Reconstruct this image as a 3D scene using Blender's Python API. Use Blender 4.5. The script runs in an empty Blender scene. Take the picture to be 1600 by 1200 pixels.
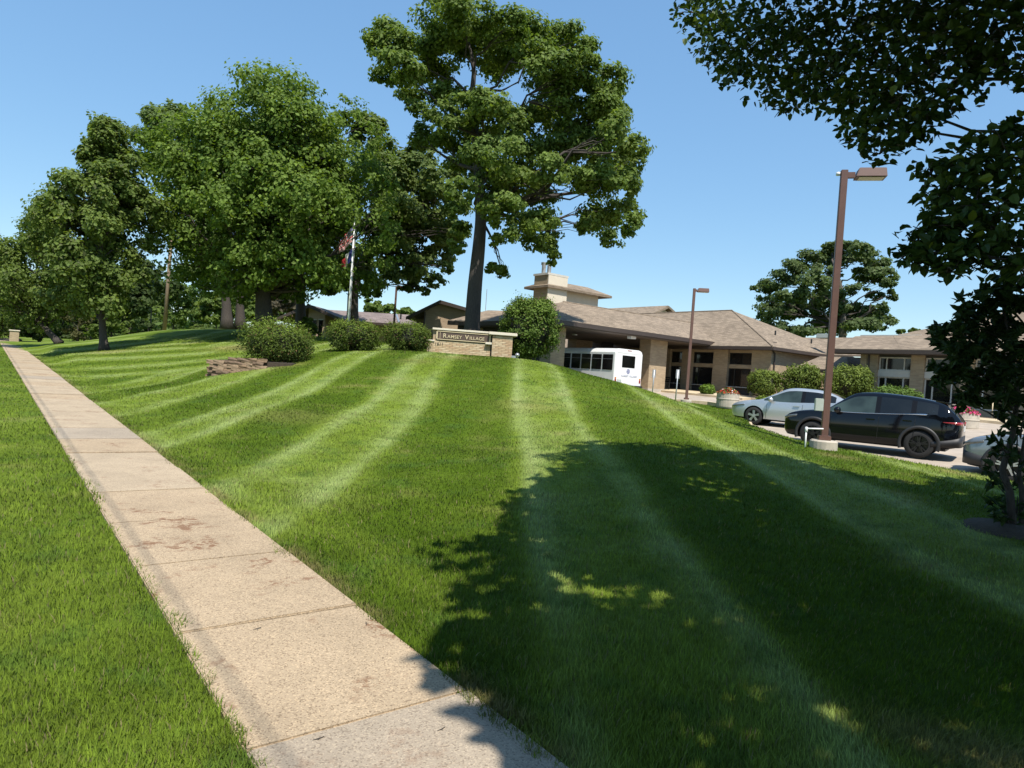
import bpy, bmesh, math, random
import numpy as np
from mathutils import Matrix, Vector

# ------------------------------------------------------------------ camera, sky, sun, exposure
scene = bpy.context.scene
EYE = 1.75
FPX = 1065.0                       # focal length in pixels of a 1600 px wide frame
ROLL, PITCH = math.radians(4.04), math.radians(-0.73)
_f = np.array([0, math.cos(PITCH), math.sin(PITCH)])
_r0 = np.array([1.0, 0, 0]); _u0 = np.cross(_r0, _f)
_r = _r0 * math.cos(ROLL) + _u0 * math.sin(ROLL)
_u = -_r0 * math.sin(ROLL) + _u0 * math.cos(ROLL)
cam_data = bpy.data.cameras.new("camera")
cam = bpy.data.objects.new("camera", cam_data)
scene.collection.objects.link(cam)
M = Matrix(((_r[0], _u[0], -_f[0], 0), (_r[1], _u[1], -_f[1], 0), (_r[2], _u[2], -_f[2], EYE), (0, 0, 0, 1)))
cam.matrix_world = M
cam_data.sensor_width = 36.0
cam_data.lens = 36.0 * FPX / 1600.0
cam_data.clip_start = 0.05
cam_data.clip_end = 3000.0
scene.camera = cam

SUN_AZ, SUN_EL = math.radians(160), math.radians(60)      # azimuth clockwise from +Y
world = bpy.data.worlds.new("World"); scene.world = world
world.use_nodes = True
wn = world.node_tree.nodes; wl = world.node_tree.links
sky = wn.new("ShaderNodeTexSky"); sky.sky_type = 'NISHITA'; sky.sun_disc = False
sky.sun_elevation = SUN_EL; sky.sun_rotation = SUN_AZ
sky.altitude = 0; sky.air_density = 1.0; sky.dust_density = 0.15; sky.ozone_density = 3.0
wn["Background"].inputs[1].default_value = 0.14
# film-like compression of the whole sky's brightness, white balance a touch towards cyan
sh_ = wn.new("ShaderNodeSeparateColor"); sh_.mode = 'HSV'; ch_ = wn.new("ShaderNodeCombineColor"); ch_.mode = 'HSV'
pw_ = wn.new("ShaderNodeMath"); pw_.operation = 'POWER'; pw_.inputs[1].default_value = 0.45
mu_ = wn.new("ShaderNodeMath"); mu_.operation = 'MULTIPLY'; mu_.inputs[1].default_value = 2.22
wl.new(sky.outputs[0], sh_.inputs[0]); hu_ = wn.new("ShaderNodeMath"); hu_.operation = 'ADD'; hu_.inputs[1].default_value = -0.010; wl.new(sh_.outputs[0], hu_.inputs[0]); wl.new(hu_.outputs[0], ch_.inputs[0]); sa_ = wn.new("ShaderNodeMath"); sa_.operation = 'MULTIPLY'; sa_.inputs[1].default_value = 1.05; wl.new(sh_.outputs[1], sa_.inputs[0]); wl.new(sa_.outputs[0], ch_.inputs[1])
wl.new(sh_.outputs[2], pw_.inputs[0]); wl.new(pw_.outputs[0], mu_.inputs[0]); wl.new(mu_.outputs[0], ch_.inputs[2])
wl.new(ch_.outputs[0], wn["Background"].inputs[0])
sun_data = bpy.data.lights.new("sun", 'SUN'); sun_data.energy = 5.0; sun_data.angle = math.radians(0.53)
sun_data.color = (1.0, 0.95, 0.87)
sun = bpy.data.objects.new("sun", sun_data); scene.collection.objects.link(sun)
to_sun = Vector((math.sin(SUN_AZ) * math.cos(SUN_EL), math.cos(SUN_AZ) * math.cos(SUN_EL), math.sin(SUN_EL)))
sun.rotation_euler = (-to_sun).to_track_quat('-Z', 'Y').to_euler()
sun.location = (20, -20, 40)
scene.view_settings.view_transform = 'Standard'
scene.view_settings.look = 'None'
scene.view_settings.exposure = 0.5
scene.view_settings.gamma = 1.0
scene.render.engine = 'CYCLES'
scene.cycles.max_bounces = 6
scene.cycles.diffuse_bounces = 3
scene.cycles.glossy_bounces = 3
scene.cycles.transmission_bounces = 4
scene.cycles.transparent_max_bounces = 6

# ------------------------------------------------------------------ helpers
COL = scene.collection
RNG = np.random.default_rng(7)
ANG = math.atan2(827, 1065)                                # bearing of the street, left of +Y
SX, SY = -math.sin(ANG), math.cos(ANG)                     # along the street (away)
PX_, PY_ = math.cos(ANG), math.sin(ANG)                    # away from the street
ROTZ = math.atan2(-SY, -SX)                                # street frame: local x = -S, local y = P

def W(a, b, z=0.0):                                        # street frame -> world
    return Vector((-a * SX + b * PX_, -a * SY + b * PY_, z))

def spot(u, v, d):                                         # sighting: direction from the photographer + distance
    q = _f + _r * ((u - 800) / FPX) + _u * ((600 - v) / FPX)
    return np.array([0, 0, EYE]) + q * d

def hash2(ix, iy, seed):
    h = (ix.astype(np.int64) * 374761393 + iy.astype(np.int64) * 668265263 + seed * 982451653) & 0x7fffffff
    h = ((h ^ (h >> 13)) * 1274126177) & 0x7fffffff
    return ((h ^ (h >> 16)) & 0xffff) / 65535.0

def vnoise(x, y, seed=0):
    x = np.asarray(x, float); y = np.asarray(y, float)
    ix = np.floor(x); iy = np.floor(y); fx = x - ix; fy = y - iy
    fx = fx * fx * (3 - 2 * fx); fy = fy * fy * (3 - 2 * fy)
    a = hash2(ix, iy, seed); b = hash2(ix + 1, iy, seed); c = hash2(ix, iy + 1, seed); d = hash2(ix + 1, iy + 1, seed)
    return (a * (1 - fx) + b * fx) * (1 - fy) + (c * (1 - fx) + d * fx) * fy

def fbm(x, y, seed=0, n=4):
    v = 0; a = 0.5; t = 0
    for i in range(n):
        v = v + a * vnoise(x, y, seed + i * 17); t += a; a *= 0.5; x = x * 2.03 + 5.1; y = y * 2.03 + 1.7
    return v / t

def smooth(e0, e1, x):
    t = np.clip((x - e0) / (e1 - e0), 0, 1); return t * t * (3 - 2 * t)

def tag(o, label=None, cat=None, group=None, kind=None):
    if label: o["label"] = label
    if cat: o["category"] = cat
    if group: o["group"] = group
    if kind: o["kind"] = kind
    return o

def link(name, data, mat=None, parent=None):
    o = bpy.data.objects.new(name, data); COL.objects.link(o)
    if parent is not None: o.parent = parent
    if mat is not None and data is not None and not data.materials:
        data.materials.append(mat)
    return o

def thing(name, label, cat, loc=(0, 0, 0), rz=0.0, group=None):
    o = bpy.data.objects.new(name, None); COL.objects.link(o)
    o.empty_display_size = 0.2
    o.location = loc; o.rotation_euler = (0, 0, rz)
    return tag(o, label, cat, group)

def np_mesh(name, V, Fq=None, Ft=None, col=None, smooth_shade=False):
    me = bpy.data.meshes.new(name)
    V = np.asarray(V, np.float32).reshape(-1, 3)
    nq = 0 if Fq is None else len(Fq); nt = 0 if Ft is None else len(Ft)
    idx = []
    if nq: idx.append(np.asarray(Fq, np.int32).ravel())
    if nt: idx.append(np.asarray(Ft, np.int32).ravel())
    idx = np.concatenate(idx)
    me.vertices.add(len(V)); me.vertices.foreach_set("co", V.ravel())
    me.loops.add(len(idx)); me.loops.foreach_set("vertex_index", idx)
    starts = np.concatenate([np.arange(nq) * 4, nq * 4 + np.arange(nt) * 3]).astype(np.int32)
    me.polygons.add(nq + nt); me.polygons.foreach_set("loop_start", starts)
    me.polygons.foreach_set("use_smooth", np.full(nq + nt, smooth_shade))
    me.update(calc_edges=True); me.validate()
    if col is not None:
        at = me.color_attributes.new("Col", 'FLOAT_COLOR', 'POINT')
        c = np.ones((len(V), 4), np.float32); c[:, :3] = col
        at.data.foreach_set("color", c.ravel())
    return me

class MB:
    """collects boxes, prisms, tubes and lathes for one mesh"""
    def __init__(self): self.v = []; self.f = []
    def add(self, vs, fs):
        n = len(self.v); self.v += [tuple(p) for p in vs]; self.f += [tuple(i + n for i in f) for f in fs]; return self
    def box(self, x0, x1, y0, y1, z0, z1):
        x0, x1 = min(x0, x1), max(x0, x1); y0, y1 = min(y0, y1), max(y0, y1); z0, z1 = min(z0, z1), max(z0, z1)
        return self.add([(x0, y0, z0), (x1, y0, z0), (x1, y1, z0), (x0, y1, z0), (x0, y0, z1), (x1, y0, z1), (x1, y1, z1), (x0, y1, z1)],
                        [(0, 3, 2, 1), (4, 5, 6, 7), (0, 1, 5, 4), (1, 2, 6, 5), (2, 3, 7, 6), (3, 0, 4, 7)])
    def prism(self, poly, axis, t0, t1):
        """poly of 2D points extruded along axis ('x','y','z')"""
        def p(q, t):
            return {'x': (t, q[0], q[1]), 'y': (q[0], t, q[1]), 'z': (q[0], q[1], t)}[axis]
        n = len(poly); vs = [p(q, t0) for q in poly] + [p(q, t1) for q in poly]
        fs = [tuple(range(n))[::-1], tuple(range(n, 2 * n))] + [(i, (i + 1) % n, n + (i + 1) % n, n + i) for i in range(n)]
        return self.add(vs, fs)
    def slab(self, pts, t):
        """polygon in space given thickness t downwards"""
        n = len(pts); vs = [tuple(p) for p in pts] + [(p[0], p[1], p[2] - t) for p in pts]
        fs = [tuple(range(n)), tuple(range(2 * n - 1, n - 1, -1))] + [(i, n + i, n + (i + 1) % n, (i + 1) % n) for i in range(n)]
        return self.add(vs, fs)
    def tube(self, path, rad, n=8, cap=True):
        path = [Vector(p) for p in path]
        if not hasattr(rad, '__len__'): rad = [rad] * len(path)
        vs = []; fs = []
        for i, p in enumerate(path):
            d = (path[min(i + 1, len(path) - 1)] - path[max(i - 1, 0)]).normalized()
            ref = Vector((1, 0, 0)) if abs(d.x) < 0.9 else Vector((0, 1, 0))
            e1 = d.cross(ref).normalized(); e2 = d.cross(e1)
            for k in range(n):
                t = 2 * math.pi * k / n
                vs.append(p + (e1 * math.cos(t) + e2 * math.sin(t)) * rad[i])
        for i in range(len(path) - 1):
            for k in range(n):
                a = i * n + k; b = i * n + (k + 1) % n
                fs.append((a, b, b + n, a + n))
        if cap:
            fs.append(tuple(range(n))[::-1]); fs.append(tuple(range((len(path) - 1) * n, len(path) * n)))
        return self.add(vs, fs)
    def lathe(self, prof, n=20, origin=(0, 0, 0), axis='z'):
        vs = []; fs = []
        for r, h in prof:
            for k in range(n):
                t = 2 * math.pi * k / n; c, s = r * math.cos(t), r * math.sin(t)
                q = (c, s, h) if axis == 'z' else (c, h, s)
                vs.append((q[0] + origin[0], q[1] + origin[1], q[2] + origin[2]))
        for i in range(len(prof) - 1):
            for k in range(n):
                a = i * n + k; b = i * n + (k + 1) % n
                fs.append((a, b, b + n, a + n))
        return self.add(vs, fs)
    def mesh(self, name, off=(0, 0, 0), smooth_shade=False, bevel=0):
        me = bpy.data.meshes.new(name)
        me.from_pydata([(p[0] - off[0], p[1] - off[1], p[2] - off[2]) for p in self.v], [], self.f)
        bm = bmesh.new(); bm.from_mesh(me)
        bmesh.ops.recalc_face_normals(bm, faces=bm.faces)
        if bevel > 0:
            bmesh.ops.bevel(bm, geom=[e for e in bm.edges if len(e.link_faces) == 2 and e.calc_face_angle(0) > 0.6], offset=bevel, segments=2, affect='EDGES', clamp_overlap=True)
        for f in bm.faces: f.smooth = smooth_shade
        bm.to_mesh(me); bm.free()
        return me
    def build(self, name, mat, parent=None, off=(0, 0, 0), smooth_shade=False, bevel=0):
        return link(name, self.mesh(name, off, smooth_shade, bevel), mat, parent)

def text_mesh(body, size, depth=0.01, spacing=1.0):
    cu = bpy.data.curves.new("lettering", 'FONT'); cu.body = body; cu.size = size; cu.extrude = depth
    cu.align_x = 'LEFT'; cu.space_character = spacing; cu.offset = size * 0.012
    o = bpy.data.objects.new("lettering_source", cu); COL.objects.link(o)
    dg = bpy.context.evaluated_depsgraph_get()
    me = bpy.data.meshes.new_from_object(o.evaluated_get(dg))
    bpy.data.objects.remove(o); bpy.data.curves.remove(cu)
    return me

# ------------------------------------------------------------------ materials
def nodes_of(m):
    m.use_nodes = True
    return m.node_tree.nodes, m.node_tree.links

def ramp(nd, stops):
    r = nd.new("ShaderNodeValToRGB"); el = r.color_ramp.elements
    while len(el) > 1: el.remove(el[-1])
    el[0].position = stops[0][0]; el[0].color = (*stops[0][1], 1)
    for p, c in stops[1:]:
        e = el.new(p); e.color = (*c, 1)
    return r

def mat(name, c, rough=0.7, var=0.15, scale=6.0, bump=0.0, bscale=40.0, metal=0.0, spec=0.5, coat=0.0, stretch=None):
    m = bpy.data.materials.new(name); nd, ln = nodes_of(m); b = nd["Principled BSDF"]
    b.inputs["Roughness"].default_value = rough; b.inputs["Metallic"].default_value = metal
    b.inputs["Specular IOR Level"].default_value = spec; b.inputs["Coat Weight"].default_value = coat
    b.inputs["Coat Roughness"].default_value = 0.03
    tc = nd.new("ShaderNodeTexCoord"); src = tc.outputs["Object"]
    if stretch:
        mp = nd.new("ShaderNodeMapping"); mp.inputs["Scale"].default_value = stretch; ln.new(src, mp.inputs[0]); src = mp.outputs[0]
    if var > 0:
        n = nd.new("ShaderNodeTexNoise"); n.inputs["Scale"].default_value = scale; n.inputs["Detail"].default_value = 6; n.inputs["Roughness"].default_value = 0.65
        ln.new(src, n.inputs["Vector"])
        lo = tuple(x * (1 - var) for x in c); hi = tuple(min(1, x * (1 + var)) for x in c)
        r = ramp(nd, [(0.3, lo), (0.7, hi)]); ln.new(n.outputs["Fac"], r.inputs[0]); ln.new(r.outputs[0], b.inputs["Base Color"])
    else:
        b.inputs["Base Color"].default_value = (*c, 1)
    if bump > 0:
        n2 = nd.new("ShaderNodeTexNoise"); n2.inputs["Scale"].default_value = bscale; n2.inputs["Detail"].default_value = 5
        ln.new(src, n2.inputs["Vector"])
        bp = nd.new("ShaderNodeBump"); bp.inputs["Strength"].default_value = bump; bp.inputs["Distance"].default_value = 0.02
        ln.new(n2.outputs["Fac"], bp.inputs["Height"]); ln.new(bp.outputs[0], b.inputs["Normal"])
    return m

def leaf_mat(name, trans=0.3, rough=0.6, spec=0.2):
    m = bpy.data.materials.new(name); nd, ln = nodes_of(m); b = nd["Principled BSDF"]; out = nd["Material Output"]
    a = nd.new("ShaderNodeAttribute"); a.attribute_name = "Col"
    ln.new(a.outputs["Color"], b.inputs["Base Color"])
    b.inputs["Roughness"].default_value = rough; b.inputs["Specular IOR Level"].default_value = spec
    t = nd.new("ShaderNodeBsdfTranslucent")
    mx = nd.new("ShaderNodeMix"); mx.data_type = 'RGBA'; mx.blend_type = 'MULTIPLY'; mx.inputs[0].default_value = 1.0
    ln.new(a.outputs["Color"], mx.inputs[6]); mx.inputs[7].default_value = (1.5, 1.5, 0.6, 1)
    ln.new(mx.outputs[2], t.inputs[0])
    ms = nd.new("ShaderNodeMixShader"); ms.inputs[0].default_value = trans
    ln.new(b.outputs[0], ms.inputs[1]); ln.new(t.outputs[0], ms.inputs[2]); ln.new(ms.outputs[0], out.inputs[0])
    return m

def brick_mat(name, c1, c2, mortar, bw=0.3, bh=0.085, axis='a'):
    """thin long bricks; wall runs along object x (a) or object y (b)"""
    m = bpy.data.materials.new(name); nd, ln = nodes_of(m); b = nd["Principled BSDF"]; b.inputs["Roughness"].default_value = 0.85
    tc = nd.new("ShaderNodeTexCoord"); sp = nd.new("ShaderNodeSeparateXYZ"); ln.new(tc.outputs["Object"], sp.inputs[0])
    ad = nd.new("ShaderNodeMath"); ad.operation = 'ADD'; ln.new(sp.outputs[0], ad.inputs[0]); ln.new(sp.outputs[1], ad.inputs[1])
    cb = nd.new("ShaderNodeCombineXYZ"); ln.new(ad.outputs[0], cb.inputs[0]); ln.new(sp.outputs[2], cb.inputs[1])
    br = nd.new("ShaderNodeTexBrick"); ln.new(cb.outputs[0], br.inputs["Vector"])
    br.inputs["Color1"].default_value = (*c1, 1); br.inputs["Color2"].default_value = (*c2, 1); br.inputs["Mortar"].default_value = (*mortar, 1)
    br.inputs["Scale"].default_value = 1.0; br.inputs["Brick Width"].default_value = bw; br.inputs["Row Height"].default_value = bh
    br.inputs["Mortar Size"].default_value = 0.008; br.inputs["Mortar Smooth"].default_value = 0.2; br.inputs["Bias"].default_value = 0.0
    n = nd.new("ShaderNodeTexNoise"); n.inputs["Scale"].default_value = 1.3; n.inputs["Detail"].default_value = 5; ln.new(tc.outputs["Object"], n.inputs["Vector"])
    mr = nd.new("ShaderNodeMapRange"); mr.inputs[3].default_value = 0.78; mr.inputs[4].default_value = 1.18; ln.new(n.outputs["Fac"], mr.inputs[0])
    mx = nd.new("ShaderNodeMix"); mx.data_type = 'RGBA'; mx.blend_type = 'MULTIPLY'; mx.inputs[0].default_value = 1
    ln.new(br.outputs["Color"], mx.inputs[6]); ln.new(mr.outputs[0], mx.inputs[7]); ln.new(mx.outputs[2], b.inputs["Base Color"])
    bp = nd.new("ShaderNodeBump"); bp.inputs["Strength"].default_value = 0.5; bp.inputs["Distance"].default_value = 0.008; bp.invert = True
    ln.new(br.outputs["Fac"], bp.inputs["Height"]); ln.new(bp.outputs[0], b.inputs["Normal"])
    return m

def shingle_mat(name, c):
    m = bpy.data.materials.new(name); nd, ln = nodes_of(m); b = nd["Principled BSDF"]; b.inputs["Roughness"].default_value = 0.95
    b.inputs["Specular IOR Level"].default_value = 0.2
    tc = nd.new("ShaderNodeTexCoord"); sp = nd.new("ShaderNodeSeparateXYZ"); ln.new(tc.outputs["Object"], sp.inputs[0])
    ad = nd.new("ShaderNodeMath"); ad.operation = 'ADD'; ln.new(sp.outputs[0], ad.inputs[0]); ln.new(sp.outputs[1], ad.inputs[1])
    zs = nd.new("ShaderNodeMath"); zs.operation = 'MULTIPLY'; zs.inputs[1].default_value = 2.2; ln.new(sp.outputs[2], zs.inputs[0])
    cb = nd.new("ShaderNodeCombineXYZ"); ln.new(ad.outputs[0], cb.inputs[0]); ln.new(zs.outputs[0], cb.inputs[1])
    br = nd.new("ShaderNodeTexBrick"); ln.new(cb.outputs[0], br.inputs["Vector"])
    br.inputs["Color1"].default_value = (*[x * 1.22 for x in c], 1); br.inputs["Color2"].default_value = (*[x * 0.78 for x in c], 1)
    br.inputs["Mortar"].default_value = (*[x * 0.55 for x in c], 1)
    br.inputs["Scale"].default_value = 1; br.inputs["Brick Width"].default_value = 0.32; br.inputs["Row Height"].default_value = 0.145
    br.inputs["Mortar Size"].default_value = 0.007; br.inputs["Mortar Smooth"].default_value = 0.4
    n = nd.new("ShaderNodeTexNoise"); n.inputs["Scale"].default_value = 0.5; n.inputs["Detail"].default_value = 6; ln.new(tc.outputs["Object"], n.inputs["Vector"])
    mr = nd.new("ShaderNodeMapRange"); mr.inputs[3].default_value = 0.75; mr.inputs[4].default_value = 1.25; ln.new(n.outputs["Fac"], mr.inputs[0])
    mx = nd.new("ShaderNodeMix"); mx.data_type = 'RGBA'; mx.blend_type = 'MULTIPLY'; mx.inputs[0].default_value = 1
    ln.new(br.outputs["Color"], mx.inputs[6]); ln.new(mr.outputs[0], mx.inputs[7]); ln.new(mx.outputs[2], b.inputs["Base Color"])
    bp = nd.new("ShaderNodeBump"); bp.inputs["Strength"].default_value = 0.35; bp.inputs["Distance"].default_value = 0.01; bp.invert = True
    ln.new(br.outputs["Fac"], bp.inputs["Height"]); ln.new(bp.outputs[0], b.inputs["Normal"])
    return m

def slab_mat(name, c, speck=0.5, stain=0.5):
    """concrete walk with exposed aggregate specks and rusty leaf stains"""
    m = bpy.data.materials.new(name); nd, ln = nodes_of(m); b = nd["Principled BSDF"]; b.inputs["Roughness"].default_value = 0.9
    b.inputs["Specular IOR Level"].default_value = 0.25
    tc = nd.new("ShaderNodeTexCoord"); V = tc.outputs["Object"]
    geo = nd.new("ShaderNodeNewGeometry"); V = geo.outputs["Position"]
    def noise(s, d=5, r=0.6):
        n = nd.new("ShaderNodeTexNoise"); n.inputs["Scale"].default_value = s; n.inputs["Detail"].default_value = d; n.inputs["Roughness"].default_value = r
        ln.new(V, n.inputs["Vector"]); return n.outputs["Fac"]
    def mul(a, bb, fac=1.0, mode='MULTIPLY'):
        mx = nd.new("ShaderNodeMix"); mx.data_type = 'RGBA'; mx.blend_type = mode
        if hasattr(fac, 'default_value') or not isinstance(fac, float): ln.new(fac, mx.inputs[0])
        else: mx.inputs[0].default_value = fac
        for s, x in ((6, a), (7, bb)):
            if isinstance(x, tuple): mx.inputs[s].default_value = (*x, 1)
            else: ln.new(x, mx.inputs[s])
        return mx.outputs[2]
    r1 = ramp(nd, [(0.25, tuple(x * 0.82 for x in c)), (0.75, tuple(x * 1.15 for x in c))]); ln.new(noise(1.7, 6, 0.7), r1.inputs[0])
    col = r1.outputs[0]
    vo = nd.new("ShaderNodeTexVoronoi"); vo.inputs["Scale"].default_value = 135; ln.new(V, vo.inputs["Vector"])
    sepc = nd.new("ShaderNodeSeparateColor"); ln.new(vo.outputs["Color"], sepc.inputs[0])
    r2 = ramp(nd, [(0.0, (0.30, 0.25, 0.22)), (0.13, (0.5, 0.45, 0.4)), (0.2, (0.95, 0.93, 0.9)), (0.82, (1.05, 1.03, 1.0)), (0.9, (1.5, 1.45, 1.35))])
    ln.new(sepc.outputs[0], r2.inputs[0])
    col = mul(col, r2.outputs[0], speck)
    # rusty stains
    ns = noise(2.3, 3, 0.5); r3 = ramp(nd, [(0.56, (0, 0, 0)), (0.63, (1, 1, 1))]); ln.new(ns, r3.inputs[0])
    nm = noise(14, 4, 0.7); r4 = ramp(nd, [(0.47, (0, 0, 0)), (0.58, (1, 1, 1))]); ln.new(nm, r4.inputs[0])
    f = mul(r3.outputs[0], r4.outputs[0]); rgb = nd.new("ShaderNodeRGBToBW"); ln.new(f, rgb.inputs[0])
    ml = nd.new("ShaderNodeMath"); ml.operation = 'MULTIPLY'; ml.inputs[1].default_value = stain; ln.new(rgb.outputs[0], ml.inputs[0])
    col = mul(col, (0.17, 0.085, 0.045), ml.outputs[0], 'MIX')
    ln.new(col, b.inputs["Base Color"])
    bp = nd.new("ShaderNodeBump"); bp.inputs["Strength"].default_value = 0.5; bp.inputs["Distance"].default_value = 0.004
    ln.new(vo.outputs["Distance"], bp.inputs["Height"]); ln.new(bp.outputs[0], b.inputs["Normal"])
    return m

M_ = dict(
    bark=mat("bark", (0.10, 0.085, 0.07), 0.9, 0.35, 9, 0.9, 25, stretch=(3, 3, 0.6)),
    bark_dark=mat("bark_dark", (0.055, 0.045, 0.038), 0.9, 0.35, 9, 0.9, 25, stretch=(3, 3, 0.6)),
    leaf=leaf_mat("leaf", 0.38), leaf_shrub=leaf_mat("leaf_shrub", 0.18), leaf_near=leaf_mat("leaf_near", 0.20, 0.5, 0.2),
    concrete=mat("concrete", (0.42, 0.37, 0.30), 0.9, 0.18, 3, 0.3, 60),
    lot=mat("lot_concrete", (0.36, 0.30, 0.235), 0.92, 0.2, 1.1, 0.25, 50),
    kerb=mat("kerb_concrete", (0.50, 0.40, 0.26), 0.9, 0.2, 2.5, 0.3, 60),
    asphalt=mat("asphalt", (0.05, 0.05, 0.052), 0.95, 0.25, 4, 0.4, 120),
    brick=brick_mat("tan_brick", (0.43, 0.32, 0.20), (0.33, 0.24, 0.15), (0.37, 0.30, 0.21)),
    brick_lb=brick_mat("buff_brick", (0.43, 0.31, 0.20), (0.36, 0.26, 0.17), (0.34, 0.28, 0.21), 0.3, 0.08),
    shingle=shingle_mat("shingle_tan", (0.225, 0.176, 0.128)),
    shingle_d=shingle_mat("shingle_grey_brown", (0.20, 0.16, 0.145)),
    fascia=mat("fascia_brown", (0.055, 0.04, 0.033), 0.5, 0.1, 3),
    soffit=mat("soffit_brown", (0.11, 0.085, 0.07), 0.8, 0.1, 3),
    stucco=mat("stucco_cream", (0.62, 0.55, 0.44), 0.85, 0.06, 3, 0.15, 80),
    trim=mat("trim_pale", (0.55, 0.52, 0.46), 0.6, 0.08, 3),
    frame_dark=mat("window_frame_dark", (0.03, 0.026, 0.022), 0.5, 0.1, 3),
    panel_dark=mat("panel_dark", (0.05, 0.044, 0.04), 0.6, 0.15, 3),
    bronze=mat("lamp_bronze_paint", (0.125, 0.065, 0.05), 0.5, 0.12, 4),
    white=mat("white_paint", (0.78, 0.78, 0.77), 0.35, 0.04, 2, coat=0.3),
    galv=mat("galvanised_steel", (0.42, 0.43, 0.44), 0.45, 0.12, 6, metal=0.6),
    boxgrey=mat("box_pale_green_grey", (0.40, 0.44, 0.39), 0.6, 0.12, 5),
    wood=mat("weathered_wood", (0.16, 0.11, 0.075), 0.85, 0.3, 6, 0.5, 30, stretch=(1, 1, 8)),
    pole_wood=mat("pole_wood", (0.26, 0.19, 0.13), 0.9, 0.2, 6, 0.4, 30),
    soil=mat("soil", (0.055, 0.04, 0.028), 1, 0.3, 10, 0.6, 40),
    rubber=mat("tyre_rubber", (0.018, 0.018, 0.018), 0.85, 0.15, 8),
    plastic=mat("black_plastic", (0.017, 0.017, 0.018), 0.55, 0.12, 6),
    rim_black=mat("rim_black", (0.02, 0.02, 0.022), 0.25, 0.0, metal=0.4),
    rim_silver=mat("rim_silver", (0.55, 0.56, 0.57), 0.3, 0.05, metal=0.8),
    chrome=mat("chrome", (0.75, 0.76, 0.78), 0.12, 0.0, metal=1.0),
    paint_black=mat("car_paint_black", (0.003, 0.0035, 0.005), 0.07, 0.0, spec=0.45),
    paint_silver=mat("car_paint_silver", (0.42, 0.45, 0.47), 0.32, 0.02, metal=0.55, coat=1.0),
    paint_grey=mat("car_paint_grey_blue", (0.22, 0.25, 0.27), 0.3, 0.02, metal=0.5, coat=1.0),
    red_lens=mat("tail_lamp_red", (0.30, 0.012, 0.012), 0.15, 0.0, coat=1.0),
    lens=mat("headlamp_clear", (0.10, 0.11, 0.115), 0.1, 0.0, coat=1.0),
    amber=mat("marker_amber", (0.6, 0.2, 0.02), 0.3, 0.0),
    gold=mat("letter_gold", (0.55, 0.45, 0.28), 0.5, 0.05, 4),
    signpanel=mat("sign_panel_brown", (0.085, 0.055, 0.04), 0.6, 0.15, 5),
    black=mat("black_metal", (0.012, 0.012, 0.012), 0.5, 0.0),
    blue=mat("emblem_blue", (0.05, 0.07, 0.28), 0.5, 0.0),
    greytext=mat("lettering_grey", (0.42, 0.44, 0.52), 0.5, 0.0),
    roofgear=mat("roof_gear_grey_green", (0.42, 0.46, 0.42), 0.6, 0.08, 3),
    yellow=mat("machine_yellow", (0.55, 0.34, 0.03), 0.5, 0.1, 4),
)
def glass_mat(name, c, rough=0.04):
    m = bpy.data.materials.new(name); nd, ln = nodes_of(m); b = nd["Principled BSDF"]
    tc = nd.new("ShaderNodeTexCoord"); n = nd.new("ShaderNodeTexNoise"); n.inputs["Scale"].default_value = 1.1; n.inputs["Detail"].default_value = 3
    ln.new(tc.outputs["Object"], n.inputs["Vector"])
    r = ramp(nd, [(0.35, tuple(x * 0.5 for x in c)), (0.7, tuple(x * 1.5 for x in c))]); ln.new(n.outputs["Fac"], r.inputs[0]); ln.new(r.outputs[0], b.inputs["Base Color"])
    b.inputs["Roughness"].default_value = rough; b.inputs["Specular IOR Level"].default_value = 0.5
    return m
M_["glass"] = glass_mat("window_glass", (0.012, 0.012, 0.012))
M_["glass_car"] = glass_mat("car_glass_tinted", (0.010, 0.012, 0.013), 0.03)
M_["glass_clear"] = glass_mat("car_glass_light", (0.04, 0.06, 0.055), 0.03)

# ------------------------------------------------------------------ lie of the land
def tps_fit(xy, val, lam=0.0):
    n = len(xy); d = np.linalg.norm(xy[:, None] - xy[None], axis=2)
    K = np.where(d > 0, d * d * np.log(d + 1e-12), 0) + lam * np.eye(n)
    Pm = np.hstack([np.ones((n, 1)), xy]); A = np.zeros((n + 3, n + 3))
    A[:n, :n] = K; A[:n, n:] = Pm; A[n:, :n] = Pm.T
    sol = np.linalg.solve(A, np.concatenate([val, np.zeros(3)]))
    return xy, sol[:n], sol[n:]

def tps_eval(model, x, y):
    xy, w, c = model; x = np.asarray(x, float); y = np.asarray(y, float)
    out = c[0] + c[1] * x + c[2] * y
    for (px, py), wi in zip(xy, w):
        d2 = (x - px) ** 2 + (y - py) ** 2
        out = out + wi * 0.5 * d2 * np.log(d2 + 1e-9)
    return out

def ab(x, y):
    return -(np.asarray(x) * SX + np.asarray(y) * SY), np.asarray(x) * PX_ + np.asarray(y) * PY_

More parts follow.
